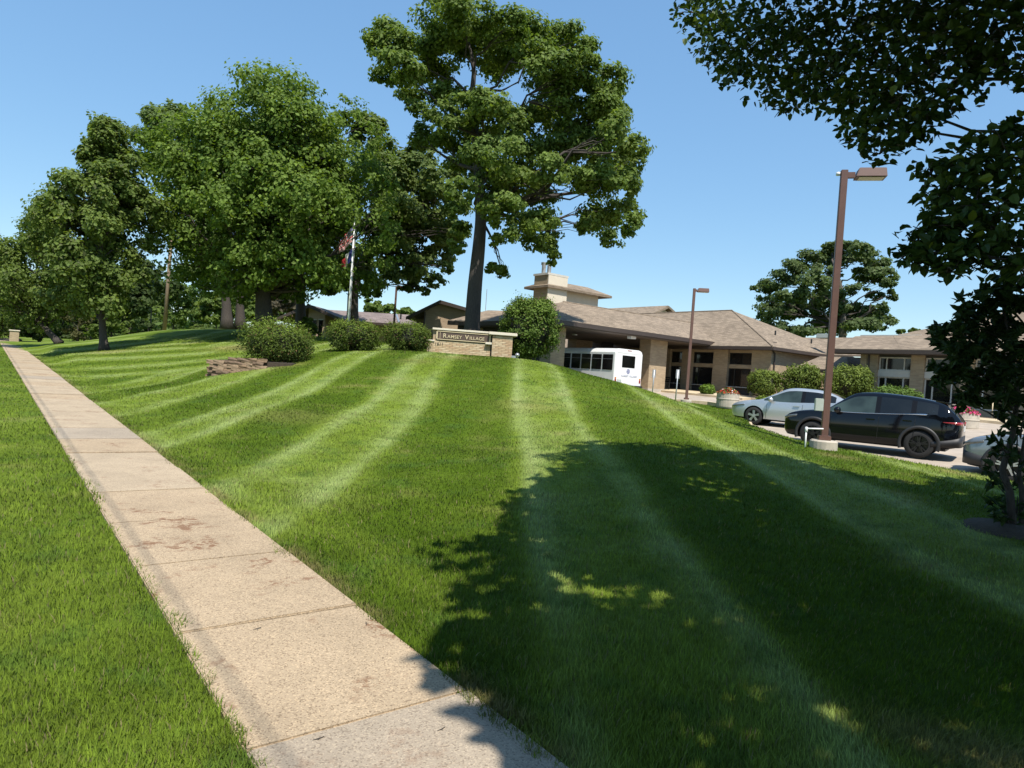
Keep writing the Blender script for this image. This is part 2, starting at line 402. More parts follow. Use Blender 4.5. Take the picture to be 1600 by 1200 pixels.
WALK0, WALK1 = 0.953, 2.085                  # sidewalk edges (distance from the photographer, away from the street)
RISE = 0.022
_cp = []
for a in (12, 4, -1, -4, -8, -14, -22, -32, -44, -58, -75):
    for b in (-1.5, 0.9, 2.15):
        w = W(a, b); _cp.append((w.x, w.y, -a * RISE))
_sight = [(735, 557, 30), (680, 550, 30.3), (800, 560, 30.3), (432, 566, 24), (551, 548, 28), (634, 548, 30), (375, 582, 22.3),
          (254, 516, 52), (330, 516, 46), (390, 520, 44), (162, 548, 35), (92, 537, 45), (870, 571, 30), (950, 597, 28), (1000, 608, 26.5),
          (1060, 627, 25), (1150, 652, 21.5), (1190, 664, 19.8), (1230, 676, 17.8), (1265, 690, 16.6), (1300, 702, 15.4), (1400, 716, 14.9), (1500, 732, 14.2), (1600, 760, 12.6),
          (620, 640, 16.5), (450, 640, 14.5), (760, 700, 13.2), (900, 700, 12.0), (700, 830, 7.4), (1000, 850, 7.0), (1250, 850, 7.6), (1300, 1000, 5.0), (1580, 820, 8.4),
          (250, 600, 22), (300, 650, 14.3)]
for s in _sight:
    w = spot(*s); _cp.append(tuple(w))
for x, y, z in ((-2, 40, 2.9), (-12, 42, 3.1), (-9, 55, 3.0), (-22, 62, 3.1), (4, 36, 2.2), (-60, 90, 2.4), (0, 110, 3), (70, 80, 2.2), (90, 0, 0.5), (10, -2, 0.35), (14, 2, 0.5), (12, 6, 0.5), (9, -12, 0), (-60, -40, -0.5), (70, -60, 0), (-120, 40, 0.6), (-110, 130, 2.5), (110, 130, 2.5)):
    _cp.append((x, y, z))
for s_, b_, z in ((17, 22.8, 0.72), (20, 25.5, 0.80), (23, 27.5, 0.98), (23.4, 30.2, 1.02), (20.8, 30.3, 0.80), (18.5, 27, 0.66), (26, 27.5, 1.10), (15, 20.6, 0.72), (29, 26.5, 1.20), (26, 24.0, 1.55)):
    w = W(-s_, b_); _cp.append((w.x, w.y, z))                # back slope of the mound, down to the drive
_cp = np.array(_cp)
LAND = tps_fit(_cp[:, :2], _cp[:, 2], 0.8)

_edge_s = np.array([-60, 9, 11.2, 12.6, 14.3, 17, 19.5, 22.5, 25, 28, 34, 36])
_edge_b = np.array([16.9, 16.9, 18.2, 20.6, 22.4, 26.2, 29.9, 31.0, 29.8, 27.9, 27.8, 27.8])
def lot_edge(s): return np.interp(s, _edge_s, _edge_b)
def lot_z(a, b): return 0.23 + 0.015 * (-a - 8.7) + 0.045 * (np.minimum(b, 41) - 19.4)

def lawn_z(x, y):
    """undisturbed lawn height"""
    a, b = ab(x, y)
    z = tps_eval(LAND, x, y)
    zs = -a * RISE
    k = smooth(2.2, 3.4, b)                    # flat strip by the sidewalk
    near = (a > -80) & (a < 30)
    z = np.where(near, zs * (1 - k) + z * k, z)
    far = smooth(110, 170, np.hypot(x, y))
    return z * (1 - far) + 1.5 * far

def ground_z(x, y):
    a, b = ab(x, y); s = -a
    z = lawn_z(x, y)
    z = z + 0.02 * (fbm(np.asarray(x) * 0.9, np.asarray(y) * 0.9, 3) - 0.5) * smooth(2.3, 4, b)
    w = np.minimum(b - lot_edge(s), np.minimum((36.5 - s), (s + 55)))
    inside = smooth(-1.25, -0.1, w) * smooth(90, 60, b)
    z = z * (1 - inside) + (lot_z(a, b) - 0.05) * inside
    # street
    r = smooth(-1.25, -1.6, b) * smooth(-11.6, -11.2, b)
    return z - 0.26 * r

# mowing passes: sheen of the laid-over blades painted as light lanes up the slope
_light = [(-40, -38), (-36, -34), (-31.5, -29.6), (-27, -25.2), (-22.8, -21.0), (-19.2, -17.6), (-15.8, -14.2), (-12.6, -11.2), (-9.6, -7.95), (-6.3, -5.25), (-3.45, -2.15), (0.25, 1.72), (4.2, 5.6), (8.0, 9.6), (12.0, 13.6)]
def lane(x, y):
    """0 dark pass, about 0.5 light pass, 1 at the pale lane edges; blade sheen given as tone"""
    a, b = ab(x, y)
    xx = x + 0.30 * (fbm(x * 0.3, y * 0.15, 41) - 0.5) + 0.10 * (fbm(x * 2.1, y * 1.1, 43) - 0.5) + 0.010 * (y - 12)
    v1 = np.zeros(np.shape(xx))
    for l0, l1 in _light:
        v1 = v1 + 0.56 * smooth(l0 - 0.22, l0 + 0.10, xx) * smooth(l1 + 0.22, l1 - 0.10, xx)
        v1 = v1 + 0.44 * (np.exp(-((xx - l0) / 0.25) ** 2) + np.exp(-((xx - l1) / 0.25) ** 2))
    v1 = v1 * (0.65 + 0.7 * fbm(x * 0.4, y * 0.25, 47))
    ph2 = (y - 0.35 * x) / 3.8 + 0.5 * fbm(x * 0.05, y * 0.05, 5)       # passes on the far hill run across
    v2 = 0.45 + 0.4 * np.cos(2 * np.pi * ph2)
    k = smooth(26, 29, -a) * smooth(11, 7, b)
    v = v1 * (1 - k) + v2 * k
    ver = 0.08 + 0.38 * fbm(x * 0.8, y * 0.8, 49)
    trim = np.exp(-((b - 2.75) / 0.35) ** 2)                             # pass along the walk
    v = v * (1 - 0.6 * trim) + 0.25 * trim
    return np.clip(np.where(b < 1.5, ver, v), 0, 1)

def grass_col(x, y):
    l = lane(x, y)  # how the leaning passes catch light, mixed into the grass colour
    big = fbm(x * 0.35, y * 0.35, 11); mid = fbm(x * 1.7, y * 1.7, 23); fine = fbm(x * 7, y * 7, 31)
    dark = np.array([0.068, 0.116, 0.005]); mid_ = np.array([0.152, 0.212, 0.022]); light = np.array([0.260, 0.325, 0.105]); dry = np.array([0.24, 0.20, 0.08]); deep = np.array([0.04, 0.085, 0.02])
    t = np.clip(0.06 + 0.9 * l + 0.40 * (big - 0.5) + 0.35 * (mid - 0.5), 0, 1)[..., None]
    t1 = np.clip(t * 2, 0, 1); t2 = np.clip(t * 2 - 1, 0, 1)
    c = (dark * (1 - t1) + mid_ * t1) * (1 - t2) + light * t2
    k = (smooth(0.60, 0.82, mid) * smooth(0.4, 0.65, big))[..., None] * 0.45
    c = c * (1 - k) + dry * k
    for (dx, dy, r, m) in DRY:
        q = np.exp(-(((x - dx) / r) ** 2 + ((y - dy) / r) ** 2))[..., None] * m * (0.4 + 0.9 * fine[..., None])
        q = np.clip(q, 0, 0.9); c = c * (1 - q) + dry * 1.15 * q
    a, b = ab(x, y)                                                   # worn edge along the walk
    e = (np.exp(-((b - WALK1 - 0.03) / 0.10) ** 2) * smooth(0.35, 0.6, fbm(x * 2.5, y * 2.5, 51)))[..., None] * 0.7
    c = c * (1 - e) + np.array([0.21, 0.16, 0.075]) * e
    clo = smooth(0.62, 0.74, fbm(x * 2.9, y * 2.9, 61))[..., None] * 0.5   # clover and coarse tufts
    c = c * (1 - clo) + np.array([0.060, 0.120, 0.018]) * clo
    return c * (0.72 + 0.56 * fine[..., None])

DRY = [(-12.6, 33.5, 1.3, 0.8), (-14.2, 34.5, 1.2, 0.7), (2.6, 3.35, 0.30, 0.9), (2.25, 3.6, 0.25, 0.6), (6.8, 14.0, 0.35, 0.8), (8.9, 13.4, 0.35, 0.8), (-2.2, 26, 0.7, 0.6), (-20, 34, 1.2, 0.5),
       (-3.5, 24, 0.6, 0.5), (0.5, 18, 0.9, 0.35), (4.5, 20, 0.8, 0.35), (-4.5, 14, 0.8, 0.3), (-8.0, 23.0, 0.8, 0.5)]

def lawn_mat():
    m = bpy.data.materials.new("lawn"); nd, ln = nodes_of(m); b = nd["Principled BSDF"]
    b.inputs["Roughness"].default_value = 0.9; b.inputs["Specular IOR Level"].default_value = 0.1
    a = nd.new("ShaderNodeAttribute"); a.attribute_name = "Col"
    geo = nd.new("ShaderNodeNewGeometry")
    n = nd.new("ShaderNodeTexNoise"); n.inputs["Scale"].default_value = 14; n.inputs["Detail"].default_value = 8; n.inputs["Roughness"].default_value = 0.75
    ln.new(geo.outputs["Position"], n.inputs["Vector"])
    mr = nd.new("ShaderNodeMapRange"); mr.inputs[1].default_value = 0.25; mr.inputs[2].default_value = 0.75; mr.inputs[3].default_value = 0.55; mr.inputs[4].default_value = 1.35; ln.new(n.outputs["Fac"], mr.inputs[0])
    mx = nd.new("ShaderNodeMix"); mx.data_type = 'RGBA'; mx.blend_type = 'MULTIPLY'; mx.inputs[0].default_value = 1
    ln.new(a.outputs["Color"], mx.inputs[6]); ln.new(mr.outputs[0], mx.inputs[7]); ln.new(mx.outputs[2], b.inputs["Base Color"])
    bp = nd.new("ShaderNodeBump"); bp.inputs["Strength"].default_value = 0.8; bp.inputs["Distance"].default_value = 0.03
    ln.new(n.outputs["Fac"], bp.inputs["Height"]); ln.new(bp.outputs[0], b.inputs["Normal"])
    return m
M_["lawn"] = lawn_mat()

def spaced(lo, hi, fine_lo, fine_hi, step):
    c = list(np.arange(fine_lo, fine_hi + 1e-6, step)); g = step; x = fine_hi
    while x < hi: g *= 1.18; x += g; c.append(x)
    g = step; x = fine_lo
    while x > lo: g *= 1.18; x -= g; c.insert(0, x)
    return np.array(c)
gx = spaced(-900, 900, -26, 20, 0.24); gy = spaced(-500, 1400, -3, 40, 0.24)
GX, GY = np.meshgrid(gx, gy)
gz = ground_z(GX.ravel(), GY.ravel())
V = np.stack([GX.ravel(), GY.ravel(), gz], 1)
nx, ny = len(gx), len(gy)
ii = (np.arange(ny - 1)[:, None] * nx + np.arange(nx - 1)[None]).ravel()
Fq = np.stack([ii, ii + 1, ii + nx + 1, ii + nx], 1)
gcol = grass_col(GX.ravel(), GY.ravel()) * 0.85
lawn = link("lawn_ground", np_mesh("lawn_ground", V, Fq, col=gcol, smooth_shade=True), M_["lawn"])
tag(lawn, kind="structure")

# ---- sidewalk, slab by slab
M_["slab_tan"] = slab_mat("slab_tan_aggregate", (0.36, 0.278, 0.186), 0.62, 0.85)
M_["slab_pale"] = slab_mat("slab_pale_tan", (0.37, 0.294, 0.204), 0.5, 0.5)
M_["slab_grey"] = slab_mat("slab_grey_concrete", (0.32, 0.265, 0.20), 0.5, 0.3)
walk = thing("sidewalk", None, None, (0, 0, 0), ROTZ); tag(walk, kind="structure")
m = MB()
for s0 in np.arange(-8, 84, 4.0):
    m.add([(-s0, WALK0 + 0.03, s0 * RISE - 0.075), (-s0, WALK1 - 0.03, s0 * RISE - 0.075), (-s0 - 4, WALK1 - 0.03, (s0 + 4) * RISE - 0.075), (-s0 - 4, WALK0 + 0.03, (s0 + 4) * RISE - 0.075)], [(0, 1, 2, 3)])
    m.add([(-s0, WALK0 + 0.03, s0 * RISE + 0.004), (-s0, WALK1 - 0.03, s0 * RISE + 0.004), (-s0 - 4, WALK1 - 0.03, (s0 + 4) * RISE + 0.004), (-s0 - 4, WALK0 + 0.03, (s0 + 4) * RISE + 0.004)], [(0, 1, 2, 3)])
bed = m.build("joint_bed", M_["soil"], walk)
PITCHS = 1.352
slabs = {}
wob = random.Random(3)
for i in range(-7, 54):
    s0 = 2.875 + PITCHS * i; s1 = s0 + PITCHS
    kind = "slab_tan"
    if i < 0: kind = "slab_grey"
    elif i in (4, 5): kind = "slab_pale"
    elif i in (7, 17): kind = "slab_grey"
    elif i in (8, 9, 13, 14, 22, 25): kind = "slab_pale"
    elif i > 9: kind = ("slab_pale", "slab_tan")[i % 3 == 0]
    if kind not in slabs:
        b = MB(); b.box(-PITCHS + 0.012, 0, WALK0, WALK1, -0.09, 0.028); slabs[kind] = b.mesh("slab", bevel=0.008); slabs[kind].materials.append(M_[kind])
    o = link("slab", slabs[kind], None, walk)
    o.location = (-s0 - 0.006, 0, s0 * RISE + wob.uniform(-0.006, 0.006)); o.rotation_euler = (wob.uniform(-0.003, 0.003), math.atan(RISE), 0)

# ---- the street beyond the verge
def strip(name, aa, b0, b1, zf, material, parent=None, kind="structure"):
    m = MB()
    for a0, a1 in zip(aa[:-1], aa[1:]):
        m.add([W(a0, b0, zf(a0, b0)), W(a0, b1, zf(a0, b1)), W(a1, b1, zf(a1, b1)), W(a1, b0, zf(a1, b0))], [(0, 1, 2, 3)])
    o = m.build(name, material, parent); tag(o, kind=kind); return o
aa = np.arange(40, -101, -5.0)
strip("road", aa, -11.0, -1.72, lambda a, b: -a * RISE - 0.13, M_["asphalt"])
m = MB()
for a0, a1 in zip(aa[:-1], aa[1:]):
    for b0, b1 in ((-1.72, -1.56), (-11.16, -11.0)):
        vs = [W(a, b, -a * RISE + z) for z in (-0.3, 0.005) for a, b in ((a0, b0), (a0, b1), (a1, b1), (a1, b0))]
        m.add(vs, [(0, 3, 2, 1), (4, 5, 6, 7), (0, 1, 5, 4), (1, 2, 6, 5), (2, 3, 7, 6), (3, 0, 4, 7)])
tag(m.build("road_kerb", M_["concrete"]), kind="structure")

# ---- parking lot and drive
ss = np.unique(np.concatenate([np.arange(-40, 36.01, 1.0), _edge_s[(_edge_s > -40) & (_edge_s <= 36)]]))
m = MB(); mk = MB()
for s0, s1 in zip(ss[:-1], ss[1:]):
    e0, e1 = lot_edge(s0), lot_edge(s1)
    for k in range(4):
        def bb(e, t): return e + (39.4 - e) * t / 4
        q = [(s0, bb(e0, k)), (s0, bb(e0, k + 1)), (s1, bb(e1, k + 1)), (s1, bb(e1, k))]
        m.add([W(-s, b, lot_z(-s, b) + 0.012) for s, b in q], [(0, 1, 2, 3)])
    vs = [W(-s, b, lot_z(-s, b) + z) for z in (-0.15, 0.13) for s, b in ((s0, e0 - 0.16), (s0, e0), (s1, e1), (s1, e1 - 0.16))]
    mk.add(vs, [(0, 3, 2, 1), (4, 5, 6, 7), (0, 1, 5, 4), (1, 2, 6, 5), (2, 3, 7, 6), (3, 0, 4, 7)])
tag(m.build("parking_lot", M_["lot"]), kind="structure")
tag(mk.build("lot_kerb", M_["kerb"]), kind="structure")
# raised walk along the building
m = MB()
for a0, a1 in zip(range(-36, 10, 2), range(-34, 12, 2)):
    b0, b1 = 36.3, 38.9
    if a0 > -26: b0 = 37.2
    vs = [W(a, b, lot_z(a, b) + z) for z in (-0.2, 0.14) for a, b in ((a0, b0), (a0, b1), (a1, b1), (a1, b0))]
    m.add(vs, [(0, 3, 2, 1), (4, 5, 6, 7), (0, 1, 5, 4), (1, 2, 6, 5), (2, 3, 7, 6), (3, 0, 4, 7)])
tag(m.build("building_walk", M_["kerb"]), kind="structure")
m = MB()
for a0, a1 in zip(range(-36, 10, 2), range(-34, 12, 2)):
    vs = [W(a, b, lot_z(a, b) + z) for z in (-0.2, 0.10) for a, b in ((a0, 38.9), (a0, 44), (a1, 44), (a1, 38.9))]
    m.add(vs, [(0, 3, 2, 1), (4, 5, 6, 7), (0, 1, 5, 4), (1, 2, 6, 5), (2, 3, 7, 6), (3, 0, 4, 7)])
bedo = m.build("planting_bed", M_["soil"]); tag(bedo, kind="structure")

# ---- grass blades: real blades, thick and many close by, coarser with distance
def grass_blades(name, n, r0, r1, segs, seed, label):
    g = np.random.default_rng(seed)
    # density per square metre falls as 1/r^2
    u = g.random(n); r = r0 * (r1 / r0) ** u
    th = g.uniform(-0.80, 0.86, n)
    x = r * np.sin(th); y = r * np.cos(th)
    a, b = ab(x, y); s = -a
    creep = 0.015 + 0.30 * np.maximum(0, fbm(x * 2.2, y * 2.2, 71) - 0.5) + 0.12 * np.maximum(0, fbm(x * 9, y * 9, 73) - 0.5)
    keep = ~((b > WALK0 + creep) & (b < WALK1 - creep)) & (b > -1.5) & ((b < lot_edge(s) - 0.22) | (s > 37))
    k2 = np.abs(b - WALK0) < 0.03
    x, y, r, b, s = x[keep], y[keep], r[keep], b[keep], s[keep]; n = len(x)
    z = ground_z(x, y) - 0.005
    l = lane(x, y)
    h = g.uniform(0.035, 0.075, n) * (0.75 + 0.6 * fbm(x * 1.3, y * 1.3, 77)) * np.where(r < 9, 0.85, 0.66)
    edge = np.minimum(np.abs(b - WALK1), np.abs(b - WALK0)); h *= 1 + 0.35 * np.exp(-(edge / 0.12) ** 2) * (fbm(x * 3, y * 3, 91) > 0.5)
    wd = 0.0046 * np.clip(r / 4.6, 1, 9) * g.uniform(0.7, 1.3, n)
    az = g.uniform(0, 2 * np.pi, n)
    lean = g.uniform(0.15, 0.8, n) * h
    # rollers lay light passes away from the walk, dark passes towards it
    lx = np.cos(az) * lean; ly = np.sin(az) * lean + (l - 0.4) * 0.55 * h
    fx, fy = -np.sin(az + g.normal(0, 0.5, n)), np.cos(az + g.normal(0, 0.5, n))
    c = grass_col(x, y) * g.uniform(0.65, 1.35, n)[:, None]
    straw = g.random(n) < 0.04; c[straw] = np.array([0.22, 0.19, 0.09]) * g.uniform(0.6, 1.1, straw.sum())[:, None]
    base = np.stack([x, y, z], 1); side = np.stack([fx, fy, np.zeros(n)], 1) * wd[:, None] * 0.5
    tip = base + np.stack([lx, ly, h], 1)
    if segs == 2:
        mid = base + np.stack([lx * 0.35, ly * 0.35, h * 0.6], 1)
        V = np.stack([base - side, base + side, mid + side * 0.8, mid - side * 0.8, tip], 1).reshape(-1, 3)
        o = np.arange(n) * 5
        Fq = np.stack([o, o + 1, o + 2, o + 3], 1); Ft = np.stack([o + 3, o + 2, o + 4], 1); k = 5
        cc = np.repeat(c, 5, 0)
    else:
        V = np.stack([base - side, base + side, tip], 1).reshape(-1, 3); o = np.arange(n) * 3
        Fq = None; Ft = np.stack([o, o + 1, o + 2], 1); cc = np.repeat(c, 3, 0)
    me = np_mesh(name, V, Fq, Ft, col=cc)
    o = link(name, me, M_["blade"]); tag(o, label, "grass", kind="stuff"); return o

def blade_mat():
    m = leaf_mat("grass_blade", 0.30, 0.6, 0.15); nd, ln = nodes_of(m)
    geo = nd.new("ShaderNodeNewGeometry"); mx = nd.new("ShaderNodeMix"); mx.data_type = 'VECTOR'; mx.inputs[0].default_value = 0.6
    ln.new(geo.outputs["Normal"], mx.inputs[4]); mx.inputs[5].default_value = (0, 0, 1)
    nm = nd.new("ShaderNodeVectorMath"); nm.operation = 'NORMALIZE'; ln.new(mx.outputs[1], nm.inputs[0])
    ln.new(nm.outputs[0], nd["Principled BSDF"].inputs["Normal"])
    return m
M_["blade"] = blade_mat()
grass_blades("grass", 280000, 2.0, 9.0, 2, 5, "mown green grass blades of the near lawn beside the sidewalk")
grass_blades("grass", 430000, 9.0, 48.0, 1, 6, "mown grass of the striped lawn rising towards the brick sign")

# ------------------------------------------------------------------ trees and shrubs
LEAF_DIAMOND = np.array([(-0.5, 0, 0), (0, -0.36, 0.06), (0.5, 0, -0.04), (0, 0.36, 0.06)])
LEAF_LONG = np.array([(-0.5, 0, 0), (0.05, -0.2, 0.05), (0.5, 0, -0.03), (0.05, 0.2, 0.05)])

def frames(nrm, g):
    n = len(nrm); t = g.normal(size=(n, 3)); t -= nrm * (t * nrm).sum(1, keepdims=True)
    t /= np.linalg.norm(t, axis=1, keepdims=True) + 1e-9
    return t, np.cross(nrm, t)

def leaf_cloud(pos, nrm, size, col, shape, g, along=None):
    """pos,nrm (n,3); quads of the given outline"""
    n = len(pos)
    if along is None: t, b = frames(nrm, g)
    else:
        t = along - nrm * (along * nrm).sum(1, keepdims=True); t /= np.linalg.norm(t, axis=1, keepdims=True) + 1e-9; b = np.cross(nrm, t)
    k = len(shape)
    V = pos[:, None] + size[:, None, None] * (t[:, None] * shape[None, :, 0, None] + b[:, None] * shape[None, :, 1, None] + nrm[:, None] * shape[None, :, 2, None])
    return V.reshape(-1, 3), np.repeat(col, k, 0)

def unit(v): return v / (np.linalg.norm(v, axis=-1, keepdims=True) + 1e-9)

def lobe_leaves(lobes, count, size, palette, g, shell=0.5, sub=0.34, up=0.35, subn=9, flat=1.0, centre=None):
    """lobes: (x,y,z,rx,ry,rz). Leaves gather in sub-clumps on each lobe."""
    lobes = np.asarray(lobes, float)
    area = (lobes[:, 3] * lobes[:, 4] + lobes[:, 3] * lobes[:, 5]) ** 1.0
    cnt = np.maximum(8, (count * area / area.sum())).astype(int)
    P = []; N = []; C = []; S = []
    for L, c in zip(lobes, cnt):
        d = unit(g.normal(size=(subn, 3))); d[:, 2] = d[:, 2] * 0.8 + 0.18; d = unit(d)
        cen = d * g.uniform(0.55, 0.92, (subn, 1))
        tone = g.uniform(0, 1, subn)
        k = g.integers(0, subn, c)
        off = unit(g.normal(size=(c, 3))) * (g.random((c, 1)) ** shell) * sub * g.uniform(0.75, 1.25, (subn, 1))[k]
        off[:, 2] *= 0.75
        q = cen[k] + off
        P.append(L[:3] + q * L[3:6])
        if centre is not None: o = unit(q * 0.6 + unit(P[-1] - centre) * 0.4)
        else: o = unit(q)
        N.append(unit(o * 0.55 + unit(off) * 0.55 + np.array([0, 0, up]) + g.normal(0, 0.42, (c, 3))))
        tt = np.clip(tone[k] * 0.6 + g.uniform(0, 0.5, c), 0, 1)[:, None]
        lo, hi = np.array(palette[0]), np.array(palette[1])
        col = lo * (1 - tt) + hi * tt
        if len(palette) > 2:
            y = g.random(c) < palette[3]; col[y] = np.array(palette[2])
        C.append(col * g.uniform(0.75, 1.25, (c, 1))); S.append(g.uniform(0.65, 1.35, c) * size)
    return np.concatenate(P), np.concatenate(N), np.concatenate(S), np.concatenate(C)

def curve_pts(p0, p1, sag, n, g, jit=0.04):
    p0 = np.asarray(p0, float); p1 = np.asarray(p1, float); mid = (p0 + p1) / 2 + np.asarray(sag)
    t = np.linspace(0, 1, n)[:, None]
    q = (1 - t) ** 2 * p0 + 2 * t * (1 - t) * mid + t ** 2 * p1
    L = np.linalg.norm(p1 - p0); q[1:-1] += g.normal(0, jit * L / n * 2, q[1:-1].shape)
    return q

def build_tree(name, label, base, trunk, lobes, nleaf, size, palette, seed, r0=0.4, r1=0.12, bark="bark", shape=LEAF_DIAMOND, group=None,
               leafmat="leaf", limb=0.4, sub=0.34, subn=9, cat="tree", up=0.35, twigs=True, centre=True, limb_frac=1.0):
    g = np.random.default_rng(seed)
    base = np.asarray(base, float)
    t = thing(name, label, cat, tuple(base), 0, group)
    tr = np.array(trunk, float); n = len(tr)
    # refine the trunk path
    q = []
    for i in range(n - 1):
        for k in range(4): q.append(tr[i] + (tr[i + 1] - tr[i]) * k / 4)
    q.append(tr[-1]); q = np.array(q)
    for it in range(2): q[1:-1] = (q[:-2] + 2 * q[1:-1] + q[2:]) / 4
    rad = np.linspace(r0, r1, len(q)); rad[0] *= 1.45; rad[1] *= 1.12
    b = MB(); b.tube([tuple(p - base) for p in q], list(rad), 10)
    trunk_o = b.build("trunk", M_[bark], t, smooth_shade=True)
    lob = np.asarray(lobes, float); cen = lob[:, :3].mean(0)
    lb = MB()
    order = g.permutation(len(lob))
    for j in order[:int(len(lob) * limb_frac)]:
        c = lob[j, :3]
        # leave the trunk at a point lower than the lobe
        zt = q[:, 2]; want = c[2] - 0.45 * np.linalg.norm(c[:2] - q[len(q) // 2, :2]) - 0.5
        i = int(np.argmin(np.abs(zt - want))); i = min(max(i, int(len(q) * limb)), len(q) - 1)
        L = np.linalg.norm(c - q[i])
        pts = curve_pts(q[i], c, (g.normal(0, 0.1) * L, g.normal(0, 0.1) * L, -0.02 * L), 6, g, 0.16)
        rr = np.linspace(min(rad[i] * 0.5, 0.04 + 0.015 * L), 0.018, 6)
        lb.tube([tuple(p - base) for p in pts], list(rr), 5, cap=False)
        if twigs:
            for e in range(3):
                tip = c + unit(g.normal(size=3)) * lob[j, 3:6] * 0.8
                lb.tube([tuple(p - base) for p in curve_pts(pts[3], tip, (0, 0, 0.1), 4, g, 0.1)], [rr[3] * 0.55, 0.02, 0.014, 0.008], 4, cap=False)
    lb.build("limbs", M_["bark_dark"], t, smooth_shade=True)
    P, N, S, C = lobe_leaves(lob, nleaf, size, palette, g, sub=sub, subn=subn, up=up, centre=cen if centre else None)
    V, CC = leaf_cloud(P - base, N, S, C, shape, g)
    F = np.arange(len(V)).reshape(-1, 4)
    cr = link("crown", np_mesh("crown", V, F, col=CC), M_[leafmat], t); tag(cr, kind="stuff")
    return t

def px_lobes(lst, d, g, depth=0.85, squash=1.0, spread=0.0):
    """sighted lobes (u, v, half width, half height in px of the 1600 frame) at distance d -> metric lobes with their own depth"""
    k = d / FPX; out = []
    for e in lst:
        u, v, rw, rh = e[:4]; dd = e[4] if len(e) > 4 else g.uniform(-spread, spread)
        c = spot(u, v, d + dd); kk = (d + dd) / FPX
        out.append((*c, rw * kk, max(rw, rh) * kk * depth, rh * kk))
    return out

def fill_lobes(c, R, n, r, g, zcut=-1.0, shellpow=0.45, cone=0.0):
    """lobes spread through an ellipsoid; cone>0 narrows the top"""
    out = []
    while len(out) < n:
        p = unit(g.normal(size=3)) * g.random() ** shellpow * 0.88
        if p[2] < zcut: continue
        k = 1 - cone * (p[2] + 1) / 2 if cone else 1.0
        s = r * g.uniform(0.75, 1.25)
        out.append((c[0] + p[0] * R[0] * k, c[1] + p[1] * R[1] * k, c[2] + p[2] * R[2], s, s, s * 0.82))
    return out

GREEN_OAK = ((0.072, 0.120, 0.022), (0.165, 0.225, 0.048))
GREEN_MAPLE = ((0.068, 0.120, 0.018), (0.165, 0.238, 0.040))
GREEN_PEAR = ((0.070, 0.112, 0.022), (0.165, 0.220, 0.048))
GREEN_FAR = ((0.060, 0.105, 0.022), (0.160, 0.215, 0.045))
GREEN_DARK = ((0.024, 0.046, 0.012), (0.070, 0.100, 0.026))
g = np.random.default_rng(21)

def gz1(x, y): return float(ground_z(np.array([x]), np.array([y]))[0])
def foot(u, d):                                              # ground point on a bearing at a distance
    p = spot(u, 560, d); return np.array([p[0], p[1], gz1(p[0], p[1])])

# the tall oak behind the sign
D = 34.0
OAK = [(610, 62, 34, 26), (590, 72, 18, 22), (645, 85, 42, 28), (618, 108, 34, 24), (600, 118, 20, 16), (670, 115, 32, 18), (690, 28, 42, 34), (725, 20, 40, 30), (700, 70, 40, 30), (745, 62, 42, 34),
       (790, 45, 36, 26), (815, 62, 40, 32), (785, 90, 40, 30), (838, 88, 30, 30), (885, 62, 32, 24), (905, 82, 26, 26), (872, 108, 34, 28), (915, 100, 20, 20),
       (860, 140, 34, 30), (905, 145, 42, 34), (945, 130, 30, 28), (955, 165, 32, 34), (930, 190, 42, 36), (968, 200, 28, 30), (990, 232, 22, 18), (998, 255, 10, 20),
       (955, 245, 38, 34), (900, 230, 40, 36), (978, 290, 22, 32), (940, 290, 38, 32), (972, 335, 26, 26), (985, 355, 18, 20), (930, 340, 28, 26), (955, 375, 18, 14), (915, 355, 14, 14),
       (640, 148, 20, 14), (655, 172, 16, 12), (640, 165, 12, 10), (700, 152, 30, 22), (730, 172, 34, 26), (765, 160, 34, 26), (690, 185, 26, 22), (660, 215, 22, 24), (690, 225, 26, 20), (720, 360, 16, 12), (715, 385, 14, 10), (740, 212, 38, 28),
       (790, 195, 34, 30), (835, 195, 32, 28), (775, 245, 40, 32), (825, 245, 38, 32), (865, 185, 30, 26), (735, 255, 32, 24), (870, 270, 36, 28), (760, 290, 34, 26), (805, 290, 38, 28), (845, 305, 28, 24),
       (725, 300, 24, 20), (785, 325, 30, 20), (850, 345, 26, 24), (815, 350, 24, 20), (858, 375, 18, 20), (835, 380, 18, 14), (865, 400, 9, 14), (800, 365, 14, 14), (770, 345, 14, 14), (775, 375, 14, 10), (772, 420, 18, 10), (785, 428, 9, 7), (710, 330, 16, 12)]
lob = px_lobes([(u, v, a * 1.1, b * 1.1) for u, v, a, b in OAK], D, g, 1.0, spread=3.0)
fb = foot(735, D)
tp = [fb] + [spot(u, v, D + dd) for u, v, dd in ((741, 455, 0), (748, 390, 0), (752, 340, 0), (748, 285, 0), (742, 210, 0.2), (737, 150, 0.2), (742, 105, 0), (725, 40, 0))]
build_tree("oak_tree", "tall open oak with crooked limbs rising behind the brick sign", fb, tp, lob, 105000, 0.195, GREEN_OAK, 31, 0.42, 0.06, "bark_dark", limb=0.42, sub=0.52, subn=14, limb_frac=0.5)

